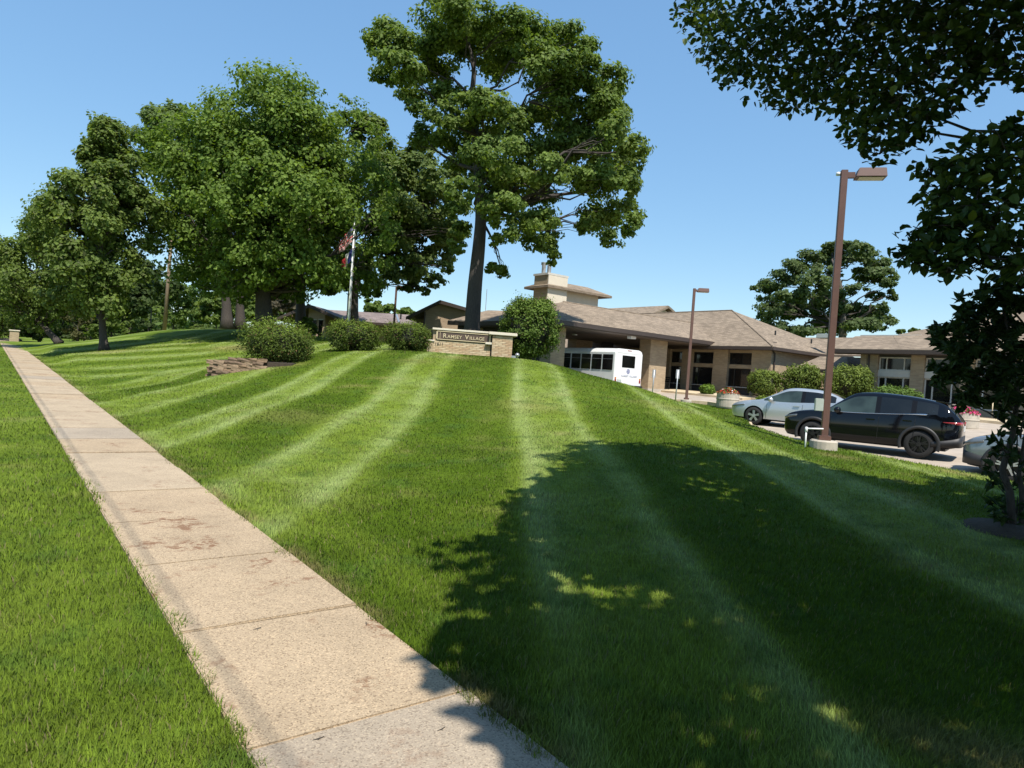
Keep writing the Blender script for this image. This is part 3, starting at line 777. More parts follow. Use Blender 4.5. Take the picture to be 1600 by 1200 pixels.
# the broad maple left of it
D = 40.0
mc = spot(420, 306, D)
lob = fill_lobes(mc, (182 * D / FPX, 6.2, 180 * D / FPX), 150, 1.8, g, -0.86)
lob += px_lobes([(300, 440, 45, 28), (360, 455, 45, 22), (430, 440, 50, 26), (500, 430, 50, 30), (560, 440, 45, 26), (595, 400, 40, 34), (610, 330, 34, 40), (262, 300, 30, 40), (268, 390, 30, 34), (455, 465, 30, 14), (590, 260, 34, 34), (600, 350, 38, 40), (575, 215, 30, 28), (545, 175, 30, 24), (590, 300, 36, 34)], D, g, 1.0, spread=3)
fb = foot(412, D)
build_tree("maple_tree", "broad dense maple with thick dark trunk behind the flagpole", fb, [fb, spot(411, 465, D), spot(412, 420, D), spot(415, 300, D), spot(415, 200, D)], lob, 125000, 0.215, GREEN_MAPLE, 32, 0.55, 0.1, "bark_dark", limb=0.3, sub=0.42, subn=16)

# trees filling between and behind
D = 46.0
lob = px_lobes([(575, 215, 30, 32), (556, 188, 22, 16), (585, 195, 20, 14), (610, 240, 34, 30), (650, 265, 36, 30), (640, 300, 44, 36), (690, 290, 36, 32), (670, 335, 44, 34), (715, 330, 20, 24), (620, 340, 44, 40), (690, 370, 34, 28), (640, 390, 40, 34), (600, 380, 40, 40), (660, 415, 28, 22), (625, 430, 30, 22), (688, 400, 24, 20), (682, 440, 16, 11), (662, 455, 10, 8), (700, 420, 10, 12), (640, 450, 16, 10), (610, 280, 36, 34), (595, 320, 40, 40), (660, 240, 24, 18), (705, 265, 22, 20), (715, 360, 18, 18), (590, 430, 34, 22), (650, 350, 44, 34)], D, g, 1.1, spread=2.5)
fb = foot(549, D)
build_tree("oak_tree", "lighter oak between the broad maple and the tall oak", fb, [fb, spot(551, 440, D), spot(580, 380, D), spot(620, 300, D), spot(640, 250, D)], lob, 36000, 0.28, ((0.075, 0.115, 0.030), (0.165, 0.215, 0.058)), 33, 0.42, 0.08, sub=0.5, subn=12)
D = 52.0
lob = px_lobes([(236, 220, 30, 26), (262, 205, 34, 36), (240, 250, 26, 22), (275, 195, 30, 26), (268, 250, 30, 30), (330, 380, 40, 40), (320, 430, 36, 20)], D, g, 1.2, spread=2.5)
fb = foot(352, D)
build_tree("oak_tree", "pale tree peeking out left of the broad maple, grey trunk", fb, [fb, spot(353, 450, D), spot(340, 400, D), spot(300, 330, D)], lob, 20000, 0.30, ((0.075, 0.12, 0.035), (0.165, 0.22, 0.065)), 34, 0.40, 0.1, "bark_dark", sub=0.55, subn=12)
fb = foot(373, D + 1)
lob = px_lobes([(380, 400, 50, 40), (420, 380, 60, 50), (470, 400, 50, 40), (520, 420, 50, 40), (560, 380, 40, 60)], D + 1, g, 1.2, spread=2)
build_tree("oak_tree", "second grey trunk right of the pale tree, behind the maple", fb, [fb, spot(374, 450, D + 1), spot(380, 400, D + 1), spot(420, 330, D + 1)], lob, 10000, 0.34, GREEN_OAK, 35, 0.36, 0.1, "bark_dark")
fb = foot(468, 47)
lob = px_lobes([(470, 400, 45, 40), (520, 440, 40, 24), (540, 400, 40, 40), (575, 445, 24, 20)], 47, g, 1.1, spread=2)
build_tree("oak_tree", "shaded tree in front of the left brick gable", fb, [fb, spot(469, 450, 47), spot(470, 400, 47), spot(500, 360, 47)], lob, 9000, 0.32, GREEN_MAPLE, 36, 0.36, 0.1)

# pear-shaped trees by the sidewalk
def pear(u, d, vtop, vbot, halfw, seed, label, n, group, uc=None, tr=0.20):
    g2 = np.random.default_rng(seed); fb = foot(u, d); k = d / FPX; uc = uc or u
    top = spot(uc, vtop, d); bot = spot(uc, vbot, d); c = (top + bot) / 2
    R = (halfw * k, halfw * k * 0.95, (top[2] - bot[2]) / 2)
    lob = []
    nl = 78
    for i in range(nl):
        t = g2.random() ** 0.8                        # 0 bottom .. 1 top
        w = (0.62 + 1.1 * t) if t < 0.32 else max(0.08, 1.0 - 0.95 * ((t - 0.32) / 0.68) ** 1.0)
        w = min(w, 1.0)
        an = g2.uniform(0, 2 * np.pi); rr = w * (g2.random() ** 0.5) * 0.86
        s = (0.13 + 0.14 * w) * halfw * k * g2.uniform(0.8, 1.25)
        lob.append((c[0] + math.cos(an) * rr * R[0], c[1] + math.sin(an) * rr * R[1], bot[2] + t * (top[2] - bot[2]) * 0.97, s, s, s * 1.05))
    build_tree("pear_tree", label, fb, [fb, (fb + bot) / 2 + (bot - fb) * 0.2, bot, c, top - np.array([0, 0, 0.6])], lob, n, 0.20, GREEN_PEAR + ((0.11, 0.13, 0.05), 0.05), seed, tr, 0.03, "bark_dark", limb=0.25, sub=0.58, subn=12, group=group, up=0.5)
GP = "pear trees along the sidewalk"
pear(162, 35.5, 182, 480, 120, 51, "nearest pyramid shaped tree standing alone beside the sidewalk", 48000, GP, 158, 0.21)
pear(92, 46, 318, 500, 84, 52, "second pyramid shaped tree along the sidewalk, left of the nearest", 26000, GP, 58, 0.22)
pear(28, 60, 392, 520, 60, 53, "low dark tree at far end of the sidewalk by the stone pier", 12000, GP, 18, 0.2)

# background greenery on the rise
def bush(name, label, u, v, hw, hh, d, seed, n, pal, size=0.2, cat="bush", group=None, mat_="leaf", vb=None, lob_n=16, stem=True):
    g2 = np.random.default_rng(seed); k = d / FPX
    c = spot(u, v, d); base = foot(u, d); base[2] = min(base[2], c[2] - hh * k * 0.9)
    lob = fill_lobes(c, (hw * k, hw * k * 0.8, hh * k), lob_n, min(hw, hh) * k * 0.42, g2, -0.95)
    return build_tree(name, label, base, [base, base + np.array([0, 0, (c[2] - base[2]) * 0.6]), c], lob, n, size, pal, seed, 0.10 * max(1, hh * k / 3), 0.03, "bark_dark", group=group, cat=cat, leafmat=mat_, limb=0.1, twigs=False, sub=0.45)
GB = "background trees on the rise"
BG = [(40, 480, 60, 55, 85, "dark tree mass filling the far left edge above the pier", GREEN_DARK), (140, 470, 50, 45, 75, "green tree behind the nearest pyramid tree trunk", GREEN_FAR),
      (205, 462, 48, 44, 70, "dark tree left of the utility pole", GREEN_DARK), (268, 470, 40, 44, 95, "bright green tree right behind the utility pole", GREEN_FAR),
      (305, 476, 30, 36, 110, "blue green tree between utility pole and grey trunks", ((0.04, 0.09, 0.035), (0.10, 0.17, 0.06))), (335, 480, 28, 34, 92, "bright tree left of the two grey trunks", GREEN_FAR),
      (395, 478, 34, 40, 90, "bright tree behind the maple trunk", GREEN_FAR), (448, 470, 36, 34, 80, "reddish brown leaved tree left of the brick gable", ((0.05, 0.045, 0.03), (0.10, 0.085, 0.05))),
      (232, 440, 60, 40, 80, "tall dark tree above the left rise", GREEN_DARK), (8, 440, 40, 45, 90, "yellowish green tree at the left edge", GREEN_FAR), (95, 490, 55, 42, 95, "shaded tree line seen under the second pyramid tree", GREEN_DARK), (172, 492, 40, 36, 98, "shaded trees seen under the nearest pyramid tree", GREEN_DARK), (-20, 500, 50, 40, 70, "dark foliage behind the stone pier at the left edge", GREEN_DARK), (365, 470, 40, 45, 105, "bright tree seen between the two grey trunks", GREEN_FAR), (425, 492, 30, 30, 100, "bright low tree right of the maple trunk", GREEN_FAR),
      (634, 492, 20, 14, 95, "distant tree top peeking over the brown roof", GREEN_FAR), (590, 486, 30, 18, 100, "distant tree top behind the long brown roof", GREEN_FAR)]
for i, (u, v, hw, hh, d, lb_, pal) in enumerate(BG):
    bush("background_tree", lb_, u, v, hw, hh, d, 100 + i, 4500, pal, 0.46, "tree", GB, lob_n=22)
GH = "bushes at the far end of the lawn"
for i, (u, v, hw, hh, d, lb_, pal) in enumerate([(203, 511, 28, 13, 58, "rounded pale green bush right of the nearest pyramid tree", GREEN_FAR), (145, 518, 18, 14, 58, "small bush behind the nearest tree trunk", GREEN_FAR), (120, 505, 26, 24, 60, "brownish loose bush between the two pyramid tree trunks", ((0.05, 0.06, 0.02), (0.13, 0.12, 0.045))),
                                                 (60, 515, 24, 20, 62, "dark bush behind second pyramid tree trunk", GREEN_DARK), (312, 512, 16, 9, 75, "small yellow green bush beside the yellow machine", GREEN_FAR), (232, 512, 24, 14, 62, "dark bush at foot of the utility pole", GREEN_DARK),
                                                 (480, 515, 16, 22, 46, "leafy shrub in front of the left brick gable", GREEN_MAPLE)]):
    bush("bush", lb_, u, v, hw, hh, d, 130 + i, 2600, pal, 0.2, "bush", GH, lob_n=10)

# the oak beyond the roofs on the right
D = 76.0
RO = [(1190, 455, 16, 14), (1205, 480, 22, 22), (1188, 500, 16, 14), (1215, 440, 24, 18), (1240, 425, 26, 20), (1235, 460, 26, 22), (1265, 410, 26, 20), (1250, 490, 32, 24), (1275, 445, 28, 24), (1210, 515, 20, 14), (1300, 400, 24, 18), (1305, 385, 18, 10), (1290, 475, 32, 26),
      (1330, 385, 22, 12), (1345, 392, 18, 14), (1320, 415, 30, 20), (1355, 405, 18, 16), (1375, 415, 18, 16), (1385, 432, 16, 16), (1360, 430, 26, 14), (1392, 464, 10, 11), (1388, 445, 12, 12), (1340, 452, 16, 9), (1365, 462, 14, 8), (1380, 478, 8, 8),
      (1325, 490, 30, 22), (1360, 492, 26, 16), (1380, 505, 18, 14), (1345, 512, 34, 16), (1300, 510, 34, 18), (1260, 518, 30, 14)]
lob = px_lobes(RO, D, g, 1.0, spread=4)
fb = foot(1316, D)
build_tree("oak_tree", "spreading oak rising behind the tan roofs on the right", fb, [fb, spot(1317, 520, D), spot(1316, 470, D), spot(1312, 440, D), spot(1300, 405, D)], lob, 30000, 0.38, ((0.055, 0.090, 0.030), (0.120, 0.160, 0.055)), 37, 0.5, 0.1, limb=0.3, sub=0.5, subn=10)
for i, (u, v, hw, hh) in enumerate([(1408, 519, 10, 7), (1428, 516, 14, 7)]):
    bush("background_tree", ("small tree top over the roof right of the far oak", "wispy tree top beside the right roof ridge")[i], u, v, hw, hh, 80, 150 + i, 900, GREEN_FAR, 0.28, "tree", "tree tops over the right roof", lob_n=7)

# far wood closing the view on the left
g = np.random.default_rng(404); n = 18000
uu = g.uniform(-160, 760, n); dd = g.uniform(125, 165, n)
hh = 3.5 + 5.5 * fbm(uu * 0.02, uu * 0.0, 9) ; zz = g.random(n) ** 0.8 * hh
P = np.array([spot(u, 560, d) for u, d in zip(uu, dd)]); P[:, 2] = 2.0 + zz
N = unit(g.normal(size=(n, 3)) + np.array([0.2, -0.5, 0.6])); tone = fbm(uu * 0.06, zz * 0.3, 19)[:, None]
C = (np.array([0.035, 0.065, 0.016]) * (1 - tone) + np.array([0.12, 0.17, 0.04]) * tone) * g.uniform(0.6, 1.3, (n, 1))
V, CC = leaf_cloud(P, N, g.uniform(0.9, 1.7, n), C, LEAF_DIAMOND, g)
o = link("far_wood", np_mesh("far_wood", V, np.arange(len(V)).reshape(-1, 4), col=CC), M_["leaf"]); tag(o, "far green wood closing the view behind the rise", "wood", kind="stuff")

# ---- clipped shrubs
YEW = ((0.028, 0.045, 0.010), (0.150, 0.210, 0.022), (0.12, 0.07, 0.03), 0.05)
BOX = ((0.055, 0.085, 0.014), (0.170, 0.220, 0.035))
def shrub(name, label, u, vtop, vbot, hw, d, seed, n, pal, size, shape=LEAF_LONG, group=None, flat=1.0, cat="shrub", depth=0.85, tuft=0.16):
    g2 = np.random.default_rng(seed); k = d / FPX
    base = foot(u, d); top = spot(u, vtop, d); bot = spot(u, vbot, d); base[2] = bot[2] - 0.04
    H = top[2] - bot[2]; R = hw * k
    t = thing(name, label, cat, tuple(base), g2.uniform(0, 6), group)
    lb = MB()
    for i in range(9):
        an = i * 0.7 + g2.uniform(-0.2, 0.2)
        lb.tube([(0.12 * math.cos(an), 0.12 * math.sin(an), -0.05), (R * 0.35 * math.cos(an), R * 0.35 * math.sin(an), H * 0.35), (R * 0.68 * math.cos(an), R * 0.68 * math.sin(an), H * 0.72)], [0.035, 0.026, 0.01], 5, cap=False)
    lb.build("stems", M_["bark"], t, smooth_shade=True)
    # tufts over a flattened dome; the surface is uneven
    nt = 260
    dirs = unit(g2.normal(size=(nt, 3))); dirs = unit(dirs * np.array([1, 1, 0.95]) + np.array([0, 0, 0.15]))
    an = np.arctan2(dirs[:, 1], dirs[:, 0])
    rr = np.where(g2.random(nt) < 0.10, g2.uniform(1.0, 1.10, nt), g2.uniform(0.80, 1.0, nt)) * (1 + 0.05 * np.sin(3 * an + seed) + 0.04 * np.sin(5 * an + 2 * seed))
    e = 1.25
    prof = np.stack([np.sign(dirs[:, 0]) * np.abs(dirs[:, 0]) ** (1 / e), np.sign(dirs[:, 1]) * np.abs(dirs[:, 1]) ** (1 / e), np.sign(dirs[:, 2]) * np.abs(dirs[:, 2]) ** (1 / e)], 1)
    tc = prof * rr[:, None] * np.array([R * 0.92, R * depth * 0.92, H * 0.47]) + np.array([0, 0, H * 0.5])
    low = tc[:, 2] < H * 0.3; tc[low, :2] *= (0.70 + 0.3 * tc[low, 2:3] / (H * 0.3))
    k_ = g2.integers(0, nt, n); off = g2.normal(0, 1, (n, 3)) * tuft * min(R, H) * 0.55
    P = tc[k_] + off; N = unit(dirs[k_] * 0.5 + unit(off) * 0.5 + g2.normal(0, 0.5, (n, 3)) + np.array([0, 0, 0.2]))
    P[:, 2] = np.maximum(P[:, 2], 0.03)
    tone = g2.random(nt)
    tt = np.clip(tone[k_] * 0.5 + 0.55 * (P[:, 2] / H) ** 2 * g2.uniform(0.5, 1.2, n), 0, 1)[:, None]      # lighter tone towards the top
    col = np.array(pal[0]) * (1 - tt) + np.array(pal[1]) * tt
    if len(pal) > 2:
        y = g2.random(n) < pal[3]; col[y] = np.array(pal[2])
    col *= g2.uniform(0.7, 1.3, (n, 1))
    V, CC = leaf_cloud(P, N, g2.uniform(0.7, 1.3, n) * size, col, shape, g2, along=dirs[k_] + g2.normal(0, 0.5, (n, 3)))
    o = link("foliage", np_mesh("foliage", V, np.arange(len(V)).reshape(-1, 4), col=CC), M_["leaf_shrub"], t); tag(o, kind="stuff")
    # leaf litter core so the shrub is not hollow
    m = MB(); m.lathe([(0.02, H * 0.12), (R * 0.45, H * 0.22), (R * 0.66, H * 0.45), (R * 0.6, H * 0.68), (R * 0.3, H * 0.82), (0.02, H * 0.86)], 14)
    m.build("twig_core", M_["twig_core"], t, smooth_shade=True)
    return t
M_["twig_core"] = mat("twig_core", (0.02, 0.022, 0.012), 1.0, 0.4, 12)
GY_ = "clipped yews beside the sign"
shrub("yew_shrub", "largest clipped yew above the low stone edging", 432, 502, 568, 63, 24.2, 61, 15000, YEW, 0.085, group=GY_)
shrub("yew_shrub", "middle clipped yew with bare stems showing, below the flagpole", 550, 500, 549, 43, 28.3, 62, 11000, YEW, 0.085, group=GY_)
shrub("yew_shrub", "clipped yew nearest the left end of the brick sign", 634, 503, 549, 38, 30.2, 63, 10000, YEW, 0.085, group=GY_)
shrub("round_bush", "large round bush at the right end of the brick sign", 825, 463, 562, 45, 31.8, 64, 17000, ((0.045, 0.080, 0.012), (0.135, 0.200, 0.03), (0.15, 0.12, 0.05), 0.02), 0.10, LEAF_DIAMOND, depth=1.0)
GC = "clipped bushes in front of the building"
shrub("clipped_bush", "round clipped bush at the corner of the main block", 1197, 578, 619, 25, 42.5, 65, 7000, BOX, 0.11, LEAF_DIAMOND, GC, depth=1)
shrub("clipped_bush", "round clipped bush behind the silver car roof", 1257, 569, 618, 29, 42.0, 66, 8000, BOX, 0.11, LEAF_DIAMOND, GC, depth=1)
shrub("clipped_bush", "widest clipped bush just right of the tall lamp pole", 1326, 572, 624, 36, 40.0, 67, 9000, BOX, 0.11, LEAF_DIAMOND, GC, depth=1)
shrub("clipped_bush", "low hedge mound under the white framed windows", 1402, 606, 640, 36, 36.5, 68, 6000, ((0.05, 0.10, 0.02), (0.13, 0.20, 0.04)), 0.11, LEAF_DIAMOND, GC, depth=0.7)
shrub("clipped_bush", "small bright green bush left of the flower tub", 1109, 601, 616, 11, 44.0, 69, 2500, ((0.06, 0.12, 0.015), (0.17, 0.25, 0.03)), 0.11, LEAF_DIAMOND, GC, depth=1)
shrub("clipped_bush", "low bright plant at the front of the silver car", 1202, 619, 634, 14, 38.6, 70, 2000, ((0.06, 0.12, 0.015), (0.18, 0.22, 0.03)), 0.11, LEAF_DIAMOND, GC, depth=1)
shrub("clipped_bush", "low yellowish plant beside the corner bush", 1218, 616, 630, 10, 40.2, 71, 1500, ((0.10, 0.12, 0.015), (0.25, 0.22, 0.03)), 0.11, LEAF_DIAMOND, GC, depth=1)

# ------------------------------------------------------------------ near canopy on the right (its trunk stands outside the frame)
def heart(scale=1.0):
    # folded heart shaped leaf, 6 points -> two quads
    return np.array([(-0.5, 0, 0), (-0.28, -0.36, 0.07), (0.2, -0.28, 0.05), (0.55, 0, -0.08), (0.2, 0.28, 0.05), (-0.28, 0.36, 0.07)]) * scale

def near_leaves(P, N, A, size, col, g):
    sh = heart(); n = len(P)
    V, C = leaf_cloud(P, N, size, col, sh, g, along=A)
    o = np.arange(n) * 6
    F = np.concatenate([np.stack([o, o + 1, o + 2, o + 3], 1), np.stack([o, o + 3, o + 4, o + 5], 1)])
    return V, F, C

g = np.random.default_rng(77)
TB = np.array([7.2, 2.6, gz1(7.2, 2.6)])
t = thing("linden_tree", "overhanging broad-leaved tree whose dark branches fill the upper right corner", "tree", tuple(TB))
m = MB(); tr = [TB, TB + [0.05, 0.05, 1.4], TB + [0, 0.15, 3.0], TB + [-0.1, 0.4, 4.8], TB + [-0.3, 0.7, 7.5]]
m.tube([tuple(p - TB) for p in tr], [0.30, 0.21, 0.18, 0.13, 0.05], 12); m.build("trunk", M_["bark_dark"], t, smooth_shade=True)
# clumps of foliage: (x, y, z, r)
cl = []
# upper dome (casts the shade)
def xleft(y): return float(np.interp(y, [-5, -2, 0.3, 1.6, 4.0, 6.5, 9.4], [3.0, 1.5, 0.85, 0.70, 0.8, 1.7, 3.0]))
for i in range(330):
    y = g.uniform(-4.5, 8.4); x = xleft(y) + 0.75 + (13 - xleft(y)) * g.random(); r = g.uniform(0.65, 1.0)
    z = 5.3 + g.uniform(0, 2.6) + 0.08 * max(0, y)
    if x / max(y, 0.3) < 0.75: z = max(z, EYE + 0.60 * y + r)
    cl.append((x, y, z, r, 0))
for y in np.arange(-4.5, 8.7, 0.42):                      # rim of the crown
    y = y + g.uniform(-0.2, 0.2); r = g.uniform(0.35, 0.6); x = xleft(y) + r * 0.8 + g.uniform(0, 0.35)
    z = max(5.2 + g.uniform(0, 0.8), EYE + 0.60 * y + r); cl.append((x, y, z, r, 0))
# fringe in view: sighted edge of the drooping branches (u, v, distance, radius in m)
FR = [(1085, 20, 8.2, .30), (1110, 50, 8.0, .34), (1130, 10, 8.1, .42), (1125, 85, 7.8, .26), (1150, 110, 7.5, .26), (1165, 60, 7.6, .45), (1200, 130, 7.2, .32), (1195, 80, 7.3, .42), (1215, 20, 7.6, .5), (1235, 150, 6.9, .26), (1255, 100, 7.0, .42), (1275, 145, 6.7, .28),
      (1270, 50, 7.0, .5), (1300, 120, 6.6, .34), (1320, 160, 6.3, .26), (1320, 75, 6.6, .46), (1335, 20, 6.9, .5), (1350, 205, 6.0, .22), (1362, 145, 6.1, .34), (1385, 195, 5.9, .28), (1375, 240, 5.7, .16), (1390, 100, 6.2, .45), (1410, 150, 5.9, .30), (1420, 205, 5.7, .24), (1425, 45, 6.2, .5),
      (1450, 180, 5.6, .22), (1460, 115, 5.8, .40), (1490, 60, 5.8, .5), (1500, 145, 5.5, .22), (1520, 95, 5.5, .22), (1560, 45, 5.4, .36), (1580, 20, 5.6, .5), (1598, 88, 5.2, .20), (1610, 125, 5.1, .16), (1545, 100, 5.4, .14), (1400, 10, 6.5, .5), (1500, 5, 6.0, .5), 
      (1590, 205, 5.0, .16), (1560, 215, 5.1, .16), (1590, 250, 4.8, .32), (1540, 245, 5.0, .26), (1505, 255, 5.1, .22), (1480, 280, 5.1, .18), (1455, 265, 5.2, .14), (1530, 295, 4.9, .30), (1580, 310, 4.7, .34), (1490, 320, 5.0, .22), (1460, 310, 5.1, .14),
      (1545, 350, 4.7, .30), (1500, 365, 4.8, .24), (1465, 355, 4.9, .20), (1435, 375, 5.0, .18), (1420, 395, 5.0, .12), (1460, 395, 4.8, .18), (1500, 405, 4.7, .18), (1540, 400, 4.6, .20), (1580, 385, 4.6, .24), (1480, 425, 4.7, .10), (1590, 415, 4.5, .14), (1440, 405, 4.9, .12)]
for u, v, d, r in FR:
    c = spot(u, v, d); cl.append((*c, r, 1))
# the same branch level carries on to the right
for i in range(44):
    u = g.uniform(1700, 2300); d = g.uniform(4.4, 7.2); r = g.uniform(0.26, 0.46)
    cl.append((*spot(u, g.uniform(-60, 430), d), r, 1))
# drooping side right of the frame
for i in range(34):
    cl.append((g.uniform(5.0, 10.5), g.uniform(1.5, 8.0), g.uniform(3.2, 5.5), g.uniform(0.5, 0.9), 0))
def in_view(x, y, z, r):                              # hidden crown clumps stay clear of the sighted fringe
    v = np.array([x, y, z - EYE]); d = v @ _f
    if d < 0.5: return False
    u_, v_ = 800 + FPX * (v @ _r) / d, 600 - FPX * (v @ _u) / d; m_ = r * FPX / d
    return u_ - m_ < 1615 and v_ + m_ > 40
cl = [c for c in cl if c[4] or not in_view(*c[:4])]
P = []; N = []; A = []; S = []; C = []
for x, y, z, r, fr in cl:
    n = int((1150 if fr else 235) * r * (r if not fr else (r * 0.55 + 0.22)))
    off = unit(g.normal(size=(n, 3))) * g.random((n, 1)) ** 0.4 * r * np.array([1.05, 1.05, 0.8])
    P.append(np.array([x, y, z]) + off)
    N.append(unit(np.array([0, 0, 0.75]) + g.normal(0, 0.55, (n, 3))))
    A.append(unit(off * 0.7 / r + np.array([0, 0, -0.55]) + g.normal(0, 0.45, (n, 3))))
    S.append(g.uniform(0.7, 1.25, n) * (0.076 if fr else 0.25))
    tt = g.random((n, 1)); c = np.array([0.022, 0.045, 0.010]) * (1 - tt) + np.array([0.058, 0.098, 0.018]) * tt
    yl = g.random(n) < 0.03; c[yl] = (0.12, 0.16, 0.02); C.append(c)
P, N, A, S, C = map(np.concatenate, (P, N, A, S, C))
V, F, CC = near_leaves(P - TB, N, A, S, C, g)
cr = link("crown", np_mesh("crown", V, F, col=CC), M_["leaf_near"], t); tag(cr, kind="stuff")
m = MB()
for x, y, z, r, fr in cl:
    c = np.array([x, y, z]); k = min(max((z - TB[2] - 0.45 * np.hypot(x - TB[0], y - TB[1])) / 7.5, 0.3), 0.95)
    s0 = np.array([np.interp(k * 7.5, [0, 1.4, 3, 4.8, 7.5], [p[j] for p in tr]) for j in range(3)])
    if g.random() < (0.10 if fr else 0.5):
        pts = curve_pts(s0, c, (0, 0, 0.35), 7, g, 0.10); m.tube([tuple(p - TB) for p in pts], list(np.linspace(0.05, 0.006, 7)), 5, cap=False)
    for e in range(3):
        q = c + unit(g.normal(size=3)) * r * 0.95; m.tube([tuple(c - TB), tuple((c + q) / 2 + g.normal(0, 0.03, 3) - TB), tuple(q - TB)], [0.008, 0.005, 0.003], 4, cap=False)
m.build("limbs", M_["bark_dark"], t, smooth_shade=True)

# ---- dark young tree at the right edge
SB = spot(1585, 828, 8.3); SB[2] = gz1(SB[0], SB[1]); D = 8.3
t = thing("young_magnolia", "dark young tree with two thin stems at the right edge, in shade", "tree", tuple(SB))
m = MB()
for path, r in (([(1583, 828), (1578, 770), (1566, 735), (1582, 680), (1590, 620), (1580, 540), (1565, 470)], 0.05), ([(1597, 828), (1597, 770), (1592, 740), (1600, 690), (1612, 620)], 0.036)):
    q = [spot(u, v, D) - SB for u, v in path]; q[0] = np.array([q[0][0], q[0][1], -0.05])
    m.tube([tuple(p) for p in q], list(np.linspace(r, 0.012, len(q))), 8)
m.build("trunk", M_["bark_dark"], t, smooth_shade=True)
SL = [(1560, 465, .26), (1520, 480, .22), (1590, 450, .28), (1545, 510, .30), (1500, 505, .20), (1485, 530, .18), (1510, 545, .28), (1470, 515, .10), (1560, 560, .34), (1600, 520, .40), (1520, 580, .26), (1490, 570, .20), (1470, 590, .12), (1555, 610, .28), (1600, 600, .36), (1520, 615, .14), (1600, 650, .24), (1505, 628, .10),
      (1555, 650, .10), (1590, 680, .16), (1555, 690, .13), (1572, 718, .16), (1600, 725, .18), (1548, 735, .12), (1560, 760, .18), (1590, 775, .22), (1565, 795, .20), (1600, 800, .25), (1570, 815, .16), (1640, 560, .45), (1640, 650, .40), (1650, 470, .4), (1640, 740, .35)]
P = []; N = []; A = []; S = []; C = []; mt = MB()
for u, v, r in SL:
    c = spot(u, v, D + g.uniform(-0.35, 0.35)); nw = max(3, int(230 * r * (r + 0.25) * (1.0 if v < 640 else 0.3)))
    for w in range(nw):                                  # whorls of long leaves at twig ends
        e = c + unit(g.normal(size=3)) * r * g.random() ** 0.4; dirn = unit(e - c + g.normal(0, 0.1, 3) + np.array([0, 0, 0.1]))
        k = g.integers(5, 9)
        for j in range(k):
            al = unit(dirn * 0.6 + g.normal(0, 0.75, 3)); P.append(e + al * 0.05); A.append(al); N.append(unit(np.array([0, 0, 0.7]) + g.normal(0, 0.5, 3))); S.append(g.uniform(0.10, 0.155))
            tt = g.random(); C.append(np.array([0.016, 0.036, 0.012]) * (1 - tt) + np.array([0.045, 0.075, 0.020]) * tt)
    j = np.array([SB[0] + (c[0] - SB[0]) * 0.2, SB[1], c[2] - 0.25]); mt.tube([tuple(j - SB), tuple((j + c) / 2 - SB + np.array([0, 0, .03])), tuple(c - SB)], [0.014, 0.009, 0.004], 5, cap=False)
P, N, A, S, C = map(np.array, (P, N, A, S, C))
V, CC = leaf_cloud(P - SB, N, S, C, heart() * np.array([1, 0.62, 1]), g, along=A); o_ = np.arange(len(P)) * 6
F = np.concatenate([np.stack([o_, o_ + 1, o_ + 2, o_ + 3], 1), np.stack([o_, o_ + 3, o_ + 4, o_ + 5], 1)])
cr = link("crown", np_mesh("crown", V, F, col=CC), M_["leaf_near"], t); tag(cr, kind="stuff")
mt.build("twigs", M_["bark_dark"], t, smooth_shade=True)
m = MB(); m.lathe([(0.0, 0.05), (0.25, 0.045), (0.48, 0.02), (0.62, -0.05)], 18); m.build("mulch_ring", M_["soil"], t, smooth_shade=True)

# overhead cable strung along the street
cb = thing("overhead_cable", "thin overhead cable whose soft shadow runs along the sidewalk", "cable", tuple(W(0, -0.42, 0)), ROTZ)
m = MB()
for s0 in range(-40, 80, 20): m.tube([(-(s0 + q * 2.0), 0, (s0 + q * 2.0) * RISE + 9.0 - 0.5 * math.sin(math.pi * (s0 + 40 + q * 2.0) / 120)) for q in range(11)], 0.010, 6, cap=False)
m.build("strand", M_["black"], cb, smooth_shade=True)

# ------------------------------------------------------------------ brick sign
sc = spot(735, 556, 30.2); sg = np.array([sc[0], sc[1], gz1(sc[0], sc[1])])
SROT = math.radians(5)
sign = thing("entrance_sign", "low tan brick entrance sign with dark lettered panel on the crest", "sign", (sg[0], sg[1], sg[2] - 0.05), SROT)
k = 30.2 / FPX
# local x to the right, y away; wall front face at y = 0
wall = MB(); wall.box(-1.70, 0.86, 0.06, 0.42, -0.3, 1.10); wall.build("core", M_["brick"], sign)
pier = MB(); pier.box(0.92, 1.82, -0.10, 0.62, -0.4, 1.06); pier_o = pier.build("pier", M_["brick"], sign)
pier2 = MB(); pier2.box(-1.92, -1.66, -0.02, 0.5, -0.3, 0.58); pier2.build("end_pier", M_["brick"], sign)
cap = MB(); cap.box(-1.74, 0.90, -0.06, 0.48, 1.10, 1.19); cap.build("coping", M_["trim_stone"] if "trim_stone" in M_ else M_["stucco"], sign, bevel=0.012)
cap = MB(); cap.box(0.74, 2.0, -0.26, 0.78, 1.06, 1.19); cap.build("pier_cap", M_["stucco"], sign, bevel=0.015)
cap = MB(); cap.box(-1.98, -1.62, -0.06, 0.54, 0.58, 0.65); cap.build("end_cap", M_["stucco"], sign, bevel=0.01)
lamp_s = MB(); lamp_s.box(0.62, 0.90, -0.16, 0.055, 0.62, 0.72); lamp_s.build("ledge", M_["stucco"], sign, bevel=0.01)
